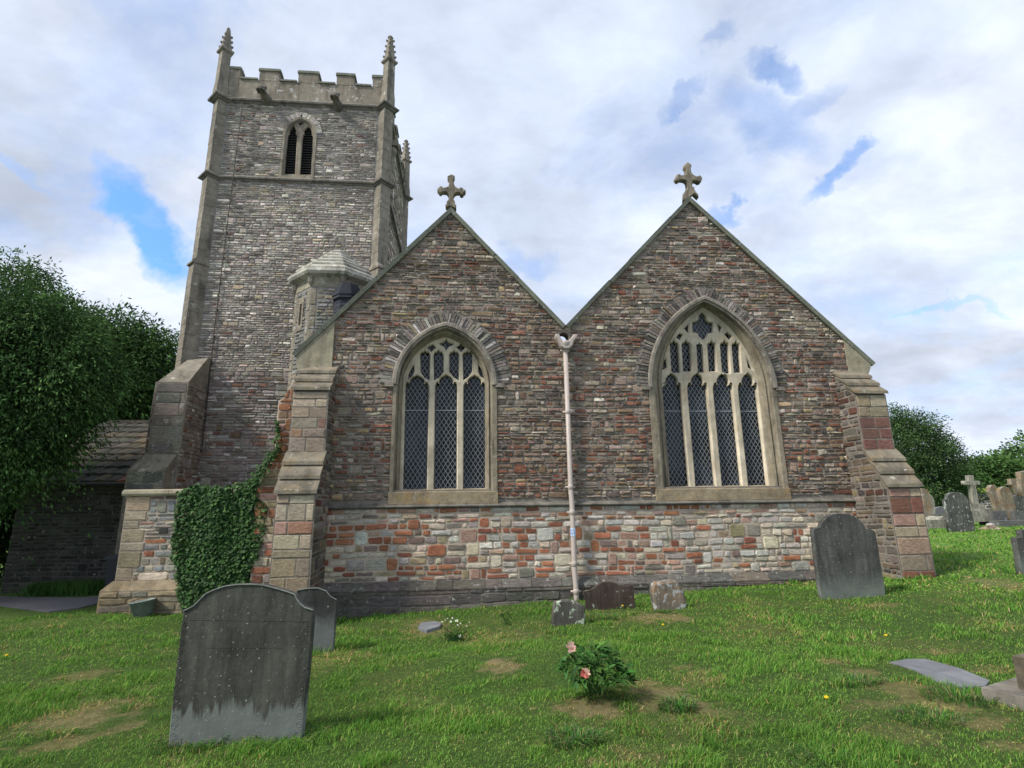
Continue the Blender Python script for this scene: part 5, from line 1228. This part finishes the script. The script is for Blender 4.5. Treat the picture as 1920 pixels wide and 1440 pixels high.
for q in ((150, 1345, 70, 26, .9, .45), (105, 1395, 50, 18, .8, .35), (165, 1265, 40, 12, .7, .2), (220, 1365, 30, 14, .7, .3), (940, 1249, 34, 13, 1, .9), (1095, 1325, 70, 18, .9, .7), (1230, 1300, 60, 25, .9, .5), (1300, 1270, 50, 20, .6, .1), (940, 1195, 90, 14, .45, 0), (800, 1178, 36, 15, .9, .4), (630, 1235, 50, 12, .6, .1),
          (1620, 1262, 45, 10, .9, .12), (1690, 1290, 55, 17, 1, .12), (1760, 1320, 60, 17, 1, .12), (1840, 1355, 60, 17, 1, .12), (1890, 1400, 50, 18, .7, .3), (1560, 1240, 30, 8, .8, .1), (1760, 1222, 50, 6, .6, .1), (1850, 1255, 40, 10, .6, .1), (1640, 1320, 70, 12, .5, .3), (1900, 1100, 60, 22, .7, .4), (1700, 1372, 80, 20, .4, .1), (1330, 1350, 80, 20, .45, .1), (1180, 1420, 80, 20, .5, .1), (1640, 1135, 60, 6, .7, .1), (1240, 1158, 60, 8, .9, .6), (760, 1320, 70, 20, .25, 0), (1420, 1180, 90, 12, .35, 0)): patch(*q)
def dryness(x, y):
    n1 = fbm(x*1.6, y*1.6, 3); n2 = fbm(x*5, y*5, 9); dry = np.clip((n1-.53)*2.4, 0, 1)*.45+np.clip((n2-.60)*3, 0, 1)*.25; soil = np.zeros_like(dry)
    for cx, cy_, rx, ry, dd, ss in patches:
        r = np.sqrt(((x-cx)/max(rx, .05))**2+((y-cy_)/max(ry, .08))**2)+ (n2-.5)*1.5+(fbm(x*13, y*13, 15)-.5)*1.6
        k = np.clip(1.22-r, 0, 1); k = np.clip(k*1.8, 0, 1); dry = np.maximum(dry, dd*k); soil = np.maximum(soil, .6*ss*k*np.clip(.3+2.2*(fbm(x*9, y*9, 61)-.35), 0, 1))
    return np.clip(dry, 0, 1), np.clip(soil, 0, 1)
# path polygon at the left
path_pts = [PT(x, y) for x, y in ((-40, 1118), (60, 1121), (150, 1122), (205, 1118), (205, 1128), (150, 1141), (90, 1149), (30, 1141), (-40, 1131))]
pathp = [(p.x, p.y) for p in path_pts]
dry_g, soil_g = dryness(V[:, 0], V[:, 1])
gr0 = np.array((.050, .085, .020)); st = np.array((.26, .19, .09)); so_ = np.array((.25, .18, .115)); far_ = np.array((.11, .185, .04))
dist = np.hypot(V[:, 0], V[:, 1]); fk = np.clip((dist-11)/10, 0, 1)[:, None]
cg = gr0*(1-fk)+far_*fk; cg = cg*(1-dry_g[:, None]*.4*(1-fk))+st*dry_g[:, None]*.4*(1-fk); cg = cg*(1-soil_g[:, None])+so_*soil_g[:, None]
m_, t, p_ = nt('ground_soil'); at = N(t, 'ShaderNodeAttribute', attribute_name='Col'); p_.inputs['Roughness'].default_value = .95; p_.inputs['Specular IOR Level'].default_value = .1
v = coords(t); c = mix(t, 1.0, at.outputs['Color'], ramp(t, noise_(t, v, 14, 10, .75), [(.3, .55), (.7, 1.5)]), 'MULTIPLY'); L(t, c, p_.inputs['Base Color']); bump(t, p_, noise_(t, v, 30, 8, .75), 1.0, .03)
go = np_mesh('ground', V, np.full(len(ii), 4), idx, cg, m_); tag(go, kind='structure')
go.data.polygons.foreach_set('use_smooth', [True]*len(ii))
mb = MB(); mb.add([(p.x, p.y, tz(p.x, p.y)+.022) for p in path_pts]+[(p.x, p.y, tz(p.x, p.y)-.1) for p in path_pts], [tuple(range(len(path_pts)-1, -1, -1))][0:1]+[(i, (i+1) % 9, 9+(i+1) % 9, 9+i) for i in range(9)])
mp_, t, p_ = nt('path_gravel'); v = coords(t); p_.inputs['Roughness'].default_value = .95
c = ramp(t, noise_(t, v, 60, 6, .8), [(.35, (.10, .10, .105)), (.65, (.20, .19, .19))]); L(t, c, p_.inputs['Base Color']); bump(t, p_, noise_(t, v, 70, 6, .8), .8, .02)
o = mb.build('path', mp_); tag(o, kind='structure')
# --- grass blades
def grass(n, rmin, rmax, power, hgt, wid, seed, azl=-.92, azr=.92, tuft=1, verts5=True):
    g = np.random.default_rng(seed); u = g.random(n)
    if power == 1: r = rmin*(rmax/rmin)**u
    else: q = 1-power; r = (rmin**q+u*(rmax**q-rmin**q))**(1/q)
    az = g.uniform(azl, azr, n)+YAW; x = np.sin(az)*r; y = np.cos(az)*r
    keep = ~((x > XL-.1) & (x < XR+.1) & (y > 10.86)) & ~((x > -6.9) & (x < XL) & (y > 11.05)) & ~((y > SY-.02) & (x < -6)) 
    for a_, b_ in ((-3.30, -2.58), (8.34, 9.08)): keep &= ~((x > a_) & (x < b_) & (y > 10.0))
    for poly in ([(PT(a, b_).x, PT(a, b_).y) for a, b_ in led_px], [(PT(a, b_).x, PT(a, b_).y) for a, b_ in flat_px], pathp):
        xs, ys = [p[0] for p in poly], [p[1] for p in poly]; c = (x > min(xs)) & (x < max(xs)) & (y > min(ys)) & (y < max(ys)); w_ = np.where(c)[0]
        for i in w_:
            if inside(poly, x[i], y[i]): keep[i] = False
    x, y, r = x[keep], y[keep], r[keep]; dry, soil = dryness(x, y)
    k2 = g.random(len(x)) > soil*.42; x, y, r, dry, soil = x[k2], y[k2], r[k2], dry[k2], soil[k2]; m = len(x)
    clump = fbm(x*3.2, y*3.2, 41); big = np.clip((clump-.50)*6, 0, 1)
    vg_ = 1-.5*soil; h = vg_*hgt*(.35+1.2*big+.7*fbm(x*1.1, y*1.1, 5))*g.uniform(.5, 1.35, m)*(1-.35*dry)
    wall = np.exp(-np.abs(np.where((x > XL) & (x < XR), y-10.8, 9))/.10); h *= 1+.9*wall*g.random(m)
    for bb_ in (b1, b2, b3, bA, bB, bC): 
        wd = .45 if bb_ in (b1, b3) else .3
        near = np.exp(-(np.clip(np.abs(x-bb_.x)-wd, 0, 9)/.08+np.abs(y-bb_.y)/.10)); h *= 1+1.0*near*g.random(m)
    z = terr(x, y); a = g.uniform(0, 2*PI, m); w = wid*g.uniform(.6, 1.4, m)*(1+np.clip(r-6, 0, 40)*.10)
    cx, sx = np.cos(a), np.sin(a); la = g.uniform(0, 2*PI, m); wind = .25
    lean = g.uniform(.15, 1.1, m)+.5*dry; lx = np.cos(la)*lean*h+wind*h; ly = np.sin(la)*lean*h
    B = np.stack([x, y, z-.01], 1); S1 = np.stack([cx*w/2, sx*w/2, 0*w], 1); mid = np.stack([lx*.35, ly*.35, h*.62], 1); tp = np.stack([lx, ly, h*np.clip(1.05-.28*lean, .45, 1)], 1)
    V = np.stack([B-S1, B+S1, B+mid+S1*.8, B+mid-S1*.8, B+tp], 1).reshape(-1, 3)
    base = np.arange(m)*5; f = np.stack([base, base+1, base+2, base+3, base+3, base+2, base+4], 1).ravel(); cnt = np.tile([4, 3], m)
    pal = np.array([(.145, .295, .038), (.108, .24, .035), (.195, .36, .055), (.066, .16, .034), (.25, .38, .08)])
    tint = fbm(x*.7+9, y*.7, 77); c = pal[g.integers(0, 5, m)]*(.75+.6*tint[:, None])*g.uniform(.75, 1.25, m)[:, None]
    c[:, 1] *= 1+.1*big; c *= (1-.18*big[:, None])
    straw = np.array([(.52, .36, .14), (.40, .27, .11), (.56, .43, .22), (.25, .25, .08)])[g.integers(0, 4, m)]
    s_ = (g.random(m) < np.clip(dry*.72+.025, 0, 1))[:, None]; c = np.where(s_, straw, c)
    return V, cnt, f, np.repeat(c, 5, 0)
parts = [grass(240000, 2.9, 8, 1.0, .039, .0044, 1), grass(150000, 7, 13.5, .6, .038, .006, 2, -.85, .85), grass(26000, 2.9, 9, 1.0, .020, .015, 7), grass(60000, 12, 36, 1.0, .05, .013, 3, .35, .85)]
Vs, cn, fi, cc = [], [], [], []; off = 0
for a, b_, c, d_ in parts: Vs.append(a); cn.append(b_); fi.append(c+off); cc.append(d_); off += len(a)
gr = np_mesh('grass', np.concatenate(Vs), np.concatenate(cn), np.concatenate(fi), np.concatenate(cc), M['grass']); tag(gr, 'short mown churchyard grass with dry straw patches', 'grass', kind='stuff')
# longer weeds along the shed wall
gg = np.random.default_rng(8); m = 2500; x = gg.uniform(P(60, 1110, 14).x, P(200, 1110, 14).x, m); y = SY-.25-np.abs(gg.normal(0, .25, m)); z = terr(x, y); h = gg.uniform(.08, .34, m); a = gg.uniform(0, 6.28, m); w = .012
B = np.stack([x, y, z], 1); S1 = np.stack([np.cos(a)*w, np.sin(a)*w, 0*x], 1); tp = np.stack([gg.normal(0, .09, m), gg.normal(0, .09, m), h], 1)
np_w = np_mesh('weeds', np.stack([B-S1, B+S1, B+tp*.6+S1*.7, B+tp*.6-S1*.7, B+tp], 1).reshape(-1, 3), np.tile([4, 3], m), (np.arange(m)[:, None]*5+np.array([0, 1, 2, 3, 3, 2, 4])).ravel(), np.repeat(np.array((.06, .14, .03))*gg.uniform(.6, 1.5, m)[:, None], 5, 0), M['grass']); tag(np_w, 'long green weeds growing along the foot of the outbuilding wall', 'weeds', kind='stuff')
# ------------------------------------------------------------------ peony, daisies, dandelions
def leafy(name, base, n, R_, H_, ll, lw, cols, seed, parent, mat=M['leaf'], up=.25):
    g = random.Random(seed); mb = MB(); st_ = MB(); st_.col = (.06, .13, .035)
    for i in range(n):
        a = g.uniform(0, 2*PI); r = R_*math.sqrt(g.random()); h = H_*(1-.55*(r/R_)**2)*g.uniform(.55, 1.0)
        tip = Vector((base.x+r*math.cos(a), base.y+r*math.sin(a)*.8, base.z+h))
        if i % 3 == 0: st_.tube([base+Vector((g.uniform(-.05, .05), g.uniform(-.05, .05), -.03)), base.lerp(tip, .5)+Vector((0, 0, h*.18)), tip], [.006, .005, .003], 5)
        for k in range(7):
            b = a+g.uniform(-1.5, 1.5); el = g.uniform(-.5, .7)+up; d = Vector((math.cos(b)*math.cos(el), math.sin(b)*math.cos(el), math.sin(el))); L_ = ll*g.uniform(.6, 1.25); w_ = lw*g.uniform(.7, 1.2)
            s = d.cross(Vector((g.uniform(-.4, .4), g.uniform(-.4, .4), 1))).normalized(); nrm = s.cross(d); col = tuple(q*g.uniform(.8, 1.2) for q in g.choice(cols))
            P0 = tip+d*.01; dr = Vector((0, 0, -L_*.25))
            mb.add([P0, P0+d*L_*.4+s*w_/2+nrm*w_*.15, P0+d*L_*.75+s*w_*.38+dr*.5+nrm*w_*.12, P0+d*L_+dr, P0+d*L_*.75-s*w_*.38+dr*.5+nrm*w_*.12, P0+d*L_*.4-s*w_/2+nrm*w_*.15, P0+d*L_*.45, P0+d*L_*.78+dr*.5],
                   [(0, 6, 1)[::-1], (1, 6, 7, 2), (2, 7, 3), (0, 5, 6)[::-1], (5, 4, 7, 6), (4, 3, 7)], col)
    mb.build('leaves', mat, parent); st_.build('stems', mat, parent); 
def flower(px, py, Y, R_, cols, core, parent, up=(0, -.7, .6), npet=12, seed=1, drop=.25):
    g = random.Random(seed); c = Vector(P(px, py, Y)); n_ = Vector(up).normalized(); a_ = n_.orthogonal().normalized(); b_ = n_.cross(a_); mb = MB()
    for k in range(npet):
        t = 2*PI*k/npet+g.uniform(-.2, .2); d = a_*math.cos(t)+b_*math.sin(t); s = n_.cross(d); L_ = R_*g.uniform(.8, 1.1); cup = g.uniform(.1, .7); w_ = R_*.55
        mb.add([c, c+d*L_*.5+s*w_*.5+n_*cup*R_*.3, c+d*L_*.9+s*w_*.35+n_*cup*R_*.8, c+d*L_+n_*cup*R_, c+d*L_*.9-s*w_*.35+n_*cup*R_*.8, c+d*L_*.5-s*w_*.5+n_*cup*R_*.3], [(0, 1, 2, 3, 4, 5)], tuple(q*g.uniform(.85, 1.1) for q in g.choice(cols)))
    for k in range(14):
        p = c+n_*R_*.15+a_*g.uniform(-.3, .3)*R_+b_*g.uniform(-.3, .3)*R_; mb.add([p, p+a_*R_*.12+n_*R_*.2, p+b_*R_*.12+n_*R_*.25], [(0, 1, 2)], core)
    mb.build('flower', M['petal'], parent); 
    return c
pb = PT(1112, 1302); pe = empty('peony_plant', pb); tag(pe, 'leafy peony clump with one faded pale flower and one pink red flower', 'plant')
leafy('peony', pb, 62, .32, .40, .13, .030, [(.045, .12, .025), (.06, .15, .035), (.035, .09, .022), (.09, .19, .05)], 4, pe)
YP = pb.y
c = flower(1071, 1214, YP-.02, .050, [(.62, .40, .32), (.55, .36, .28)], (.4, .25, .15), pe, (0, -.8, .5), 10, 2); mb = MB(); mb.tube([pb+Vector((-.05, 0, 0)), pb.lerp(c, .5)+Vector((-.02, .03, 0)), c], [.006, .005, .004], 5, (.05, .12, .03)); mb.build('stem', M['leaf'], pe)
c = flower(1097, 1262, YP-.36, .042, [(.60, .22, .16), (.62, .38, .30), (.5, .12, .09)], (.45, .05, .04), pe, (0, -.9, .35), 12, 3); mb = MB(); mb.tube([pb+Vector((-.03, -.05, 0)), pb.lerp(c, .5)+Vector((0, 0, .05)), c], [.006, .005, .004], 5, (.05, .12, .03)); mb.build('stem', M['leaf'], pe)
db = PT(855, 1203); da = empty('daisy_clump', db); tag(da, 'small clump of white daisies standing in the grass', 'plant')
g_ = random.Random(9); mbs = MB()
for i in range(60):
    a = g_.uniform(0, 2*PI); h = g_.uniform(.08, .2); mbs.tube([db+Vector((g_.uniform(-.12, .12), g_.uniform(-.06, .06), 0)), db+Vector((g_.uniform(-.17, .17), g_.uniform(-.08, .08), h))], [.004, .002], 4, (.035, .09, .025))
mbs.build('stems', M['leaf'], da)
for i, (x, y, r) in enumerate(((845, 1166, .018), (856, 1164.5, .024), (848, 1159, .014), (863, 1169, .013), (858, 1172, .013), (862, 1193, .022), (829, 1166, .012), (880, 1167, .010), (875, 1174, .010), (839, 1160, .010), (835, 1163, .010))):
    c = flower(x, y, db.y-.05, r, [(.75, .75, .68)], (.6, .5, .1), da, (0, -.6, .8), 9, i); mb = MB(); mb.tube([Vector((c.x, db.y, db.z)), c], [.003, .002], 4, (.04, .1, .03)); mb.build('stem', M['leaf'], da)
for i, (x, y, lab) in enumerate(((1166, 1139, 'yellow dandelion in front of the low brown gravestone'), (1241, 1176, 'yellow dandelion below the orange blotched gravestone'), (1548, 1107, 'yellow dandelion at the foot of the tall right headstone'), (1656, 1197, 'yellow dandelion in the open grass above the ledger slab'), (1543, 1317, 'yellow dandelion left of the dry grass strip'), (18, 1234, 'yellow dandelion in the grass at the left edge'), (1773, 1063, 'yellow dandelion right of the right buttress'))):
    p = PT(x, y+4); p.y -= .05 if i != 2 else .12; e = empty('dandelion', p); tag(e, lab, 'flower', 'dandelions in the grass'); mb = MB(); mb.tube([p, p+Vector((0, 0, .07))], [.003, .002], 4, (.1, .15, .05)); mb.build('stem', M['leaf'], e)
    mb = MB(); mb.lathe(p+Vector((0, -.01, .07)), [(.006, -.008), (.019, .0), (.016, .010), (.006, .016)], 10, 0, (.75, .55, .02)); mb.build('flower', M['petal'], e)
wb = PT(947, 1171); we = empty('weed', wb); tag(we, 'small dark leafy weed sprig in the open lawn', 'plant'); leafy('weed', wb, 9, .09, .17, .05, .02, [(.03, .07, .02)], 6, we)
def tuftplant(px, py, n, R_, hh, seed, lab):
    hh *= .75; R_ *= 1.25
    b = PT(px, py); e = empty('grass_tuft', b); tag(e, lab, 'grass tuft', 'coarse grass tufts'); g = random.Random(seed); mb = MB()
    for i in range(n):
        a = g.uniform(0, 2*PI); r = R_*math.sqrt(g.random()); q = b+Vector((math.cos(a)*r, math.sin(a)*r*.7, -.01)); q.z = tz(q.x, q.y)-.01; h = hh*g.uniform(.5, 1.2); d = Vector((math.cos(a)+g.uniform(-.6, .6), math.sin(a)+g.uniform(-.6, .6), 0))*h*g.uniform(.3, .9); s = Vector((-d.y, d.x, 0)).normalized()*.0035
        c = tuple(v*g.uniform(.7, 1.3) for v in g.choice(((.08, .19, .04), (.11, .23, .045), (.06, .14, .035), (.22, .23, .10))))
        mb.add([q-s, q+s, q+d*.35+s+Vector((0, 0, h*.65)), q+d*.35-s+Vector((0, 0, h*.65)), q+d+Vector((0, 0, h*.7))], [(0, 1, 2, 3), (3, 2, 4)], c)
    mb.build('blades', M['grass'], e)
for i, (x, y, n, R_, hh, lab) in enumerate(((1075, 1390, 500, .16, .12, 'coarse dark tuft below the peony'), (1270, 1330, 300, .12, .14, 'tall tuft right of the bare earth by the peony'), (1130, 1160, 400, .30, .10, 'rough tuft in front of the low brown gravestone'), (1240, 1148, 160, .12, .08, 'short tuft at the foot of the orange blotched gravestone'), (1600, 1280, 400, .2, .10, 'dark tuft left of the dry strip'), (350, 1400, 250, .2, .14, 'long blades at the left foot of the foreground headstone'), (520, 1392, 350, .25, .11, 'long blades at the right foot of the foreground headstone'), (1800, 1310, 400, .25, .11, 'green tuft between ledger slab and step'), (1740, 1350, 300, .2, .09, 'tuft on the right near the bottom'), (1550, 1430, 300, .2, .09, 'tuft at the bottom edge right of centre'))): tuftplant(x, y, n, R_, hh, i+50, lab)
# ------------------------------------------------------------------ sky and light
w = bpy.data.worlds.new('World'); S.world = w; w.use_nodes = True; t = w.node_tree; bg = t.nodes['Background']
SUN_EL, SUN_AZ = math.radians(46), math.radians(246)     # azimuth clockwise from +Y
sky = N(t, 'ShaderNodeTexSky', sky_type='NISHITA'); sky.sun_disc = False; sky.sun_elevation = SUN_EL; sky.sun_rotation = SUN_AZ; sky.dust_density = 1.0; sky.ozone_density = 2.0
tc = N(t, 'ShaderNodeTexCoord'); D = tc.outputs['Generated']
sep = N(t, 'ShaderNodeSeparateXYZ'); L(t, D, sep.inputs[0])
def M_(op, a, b=None, c=None, clamp=False):
    n = N(t, 'ShaderNodeMath', operation=op); n.use_clamp = clamp
    for i, v in enumerate((a, b, c)):
        if v is None: continue
        if hasattr(v, 'is_output'): L(t, v, n.inputs[i])
        else: n.inputs[i].default_value = v
    return n.outputs[0]
den = M_('ADD', M_('MAXIMUM', sep.outputs['Z'], 0.0), .32)
cb_ = N(t, 'ShaderNodeCombineXYZ'); L(t, M_('DIVIDE', sep.outputs['X'], den), cb_.inputs[0]); L(t, M_('DIVIDE', sep.outputs['Y'], den), cb_.inputs[1])
pl_ = cb_.outputs[0]
def nz(vec, scale, det=6, ro=.55, dist=0.0, off=(0, 0, 0), sc=(1, 1, 1), rot=0):
    mp = N(t, 'ShaderNodeMapping'); mp.inputs['Location'].default_value = off; mp.inputs['Scale'].default_value = sc; mp.inputs['Rotation'].default_value = (0, 0, rot); L(t, vec, mp.inputs['Vector'])
    n = N(t, 'ShaderNodeTexNoise', Scale=scale, Detail=det, Roughness=ro, Distortion=dist); L(t, mp.outputs[0], n.inputs['Vector']); return n
wob = nz(D, 5.0, 6, .6); wv = N(t, 'ShaderNodeVectorMath', operation='SUBTRACT'); L(t, wob.outputs['Color'], wv.inputs[0]); wv.inputs[1].default_value = (.5, .5, .5)
wob2 = nz(D, 22.0, 5, .6); wv2 = N(t, 'ShaderNodeVectorMath', operation='SUBTRACT'); L(t, wob2.outputs['Color'], wv2.inputs[0]); wv2.inputs[1].default_value = (.5, .5, .5)
sc1 = N(t, 'ShaderNodeVectorMath', operation='SCALE'); sc1.inputs[3].default_value = .16; L(t, wv.outputs[0], sc1.inputs[0])
sc2 = N(t, 'ShaderNodeVectorMath', operation='SCALE'); sc2.inputs[3].default_value = .04; L(t, wv2.outputs[0], sc2.inputs[0])
ad1 = N(t, 'ShaderNodeVectorMath', operation='ADD'); L(t, D, ad1.inputs[0]); L(t, sc1.outputs[0], ad1.inputs[1])
ad2 = N(t, 'ShaderNodeVectorMath', operation='ADD'); L(t, ad1.outputs[0], ad2.inputs[0]); L(t, sc2.outputs[0], ad2.inputs[1])
blue = None
# openings in the cloud: (picture point, half sizes, tilt, strength)
for (px_, py_, ra, rb_, tl, stn) in ((285, 420, 115, 38, 1.05, 1.0), (315, 500, 50, 30, 1.4, .95), (1430, 240, 95, 40, .5, .34), (1445, 145, 46, 20, .5, .6), (1350, 95, 40, 16, -.6, .35), (1560, 335, 62, 15, -.6, .62), (1380, 398, 38, 14, .9, .6), (1500, 205, 70, 24, -.5, .4), (1620, 290, 30, 12, -.4, .5), (1810, 575, 70, 7, .05, .4), (1270, 195, 40, 12, -.5, .35), (1010, 500, 50, 18, .4, .35), (40, 290, 60, 12, .5, .3)):
    d0 = ray(px_, py_).normalized(); ex = (RT*math.cos(tl)-UP*math.sin(tl)); ey = (RT*math.sin(tl)+UP*math.cos(tl))
    ex = (ex-d0*ex.dot(d0)).normalized(); ey = d0.cross(ex).normalized(); kf = 1/ray(px_, py_).length/F
    sb = N(t, 'ShaderNodeVectorMath', operation='SUBTRACT'); L(t, ad2.outputs[0], sb.inputs[0]); sb.inputs[1].default_value = d0
    dx_ = N(t, 'ShaderNodeVectorMath', operation='DOT_PRODUCT'); L(t, sb.outputs[0], dx_.inputs[0]); dx_.inputs[1].default_value = ex/(ra*kf)
    dy_ = N(t, 'ShaderNodeVectorMath', operation='DOT_PRODUCT'); L(t, sb.outputs[0], dy_.inputs[0]); dy_.inputs[1].default_value = ey/(rb_*kf)
    q = M_('ADD', M_('POWER', dx_.outputs['Value'], 2.0), M_('POWER', dy_.outputs['Value'], 2.0))
    g1_ = M_('MULTIPLY', M_('MULTIPLY', M_('SUBTRACT', 1.9, q), .62, clamp=True), stn)
    blue = g1_ if blue is None else M_('MAXIMUM', blue, g1_)
thin = nz(pl_, 2.4, 9, .62, .3, (3.1, 1.7, 0), (1, 1.15, 1), .5)
tn = N(t, 'ShaderNodeMapRange'); tn.inputs['From Min'].default_value = .50; tn.inputs['From Max'].default_value = .72; tn.inputs['To Min'].default_value = 0; tn.inputs['To Max'].default_value = .35; L(t, thin.outputs['Fac'], tn.inputs['Value'])
bl_ = M_('MINIMUM', M_('ADD', blue, tn.outputs['Result']), 1.0)
fine = nz(pl_, 7, 9, .65, .2, (1, 5, 0)); bl_ = M_('MULTIPLY', bl_, M_('ADD', .35, M_('MULTIPLY', fine.outputs['Fac'], 1.3)), clamp=True)
c1_ = nz(pl_, 1.25, 7, .52, .5, (.6, 2.3, 0), (1, 1.0, 1), .3)
cr1 = ramp(t, c1_.outputs['Fac'], [(.32, (3.7, 4.2, 5.2)), (.5, (4.9, 5.45, 6.6)), (.68, (6.5, 6.9, 7.7))])
c2_ = nz(pl_, 4.2, 8, .6, .2, (8, 1, 0), (1, 1.4, 1), .4); cr2 = ramp(t, c2_.outputs['Fac'], [(.35, .88), (.65, 1.12)])
cloud = mix(t, 1.0, cr1, cr2, 'MULTIPLY')
for (px_, py_, rx_, ry_, k_) in ((90, 350, 230, 120, .30), (330, 60, 300, 90, .10), (1850, 680, 260, 70, .22), (1200, 100, 200, 100, -.10), (1700, 500, 260, 70, -.08)):
    d0 = ray(px_, py_).normalized(); ex = (RT-d0*RT.dot(d0)).normalized(); ey = d0.cross(ex).normalized(); kf = 1/ray(px_, py_).length/F
    sb = N(t, 'ShaderNodeVectorMath', operation='SUBTRACT'); L(t, ad2.outputs[0], sb.inputs[0]); sb.inputs[1].default_value = d0
    dx_ = N(t, 'ShaderNodeVectorMath', operation='DOT_PRODUCT'); L(t, sb.outputs[0], dx_.inputs[0]); dx_.inputs[1].default_value = ex/(rx_*kf)
    dy_ = N(t, 'ShaderNodeVectorMath', operation='DOT_PRODUCT'); L(t, sb.outputs[0], dy_.inputs[0]); dy_.inputs[1].default_value = ey/(ry_*kf)
    q = M_('ADD', M_('POWER', dx_.outputs['Value'], 2.0), M_('POWER', dy_.outputs['Value'], 2.0))
    sh_ = M_('SUBTRACT', 1.0, M_('MULTIPLY', M_('EXPONENT', M_('MULTIPLY', q, -1.0)), k_))
    vm = N(t, 'ShaderNodeVectorMath', operation='SCALE'); L(t, cloud, vm.inputs[0]); L(t, sh_, vm.inputs[3]); cloud = vm.outputs[0]
skyc = mix(t, 1.0, sky.outputs[0], (1.05, 1.5, 1.9), 'MULTIPLY')
fin = mix(t, bl_, cloud, skyc); L(t, fin, bg.inputs['Color']); bg.inputs['Strength'].default_value = .10
sd_ = bpy.data.lights.new('sun', 'SUN'); sd_.energy = 3.0; sd_.angle = math.radians(9); sd_.color = (1, .95, .87)
so = bpy.data.objects.new('sun', sd_); COL.objects.link(so)
dirv = Vector((math.sin(SUN_AZ)*math.cos(SUN_EL), math.cos(SUN_AZ)*math.cos(SUN_EL), math.sin(SUN_EL)))
so.rotation_euler = (-dirv).to_track_quat('-Z', 'Y').to_euler(); so.location = (0, 0, 40)
S.view_settings.view_transform = 'Standard'; S.view_settings.look = 'None'; S.view_settings.exposure = .65; S.view_settings.gamma = 1
S.cycles.max_bounces = 6; S.cycles.diffuse_bounces = 3
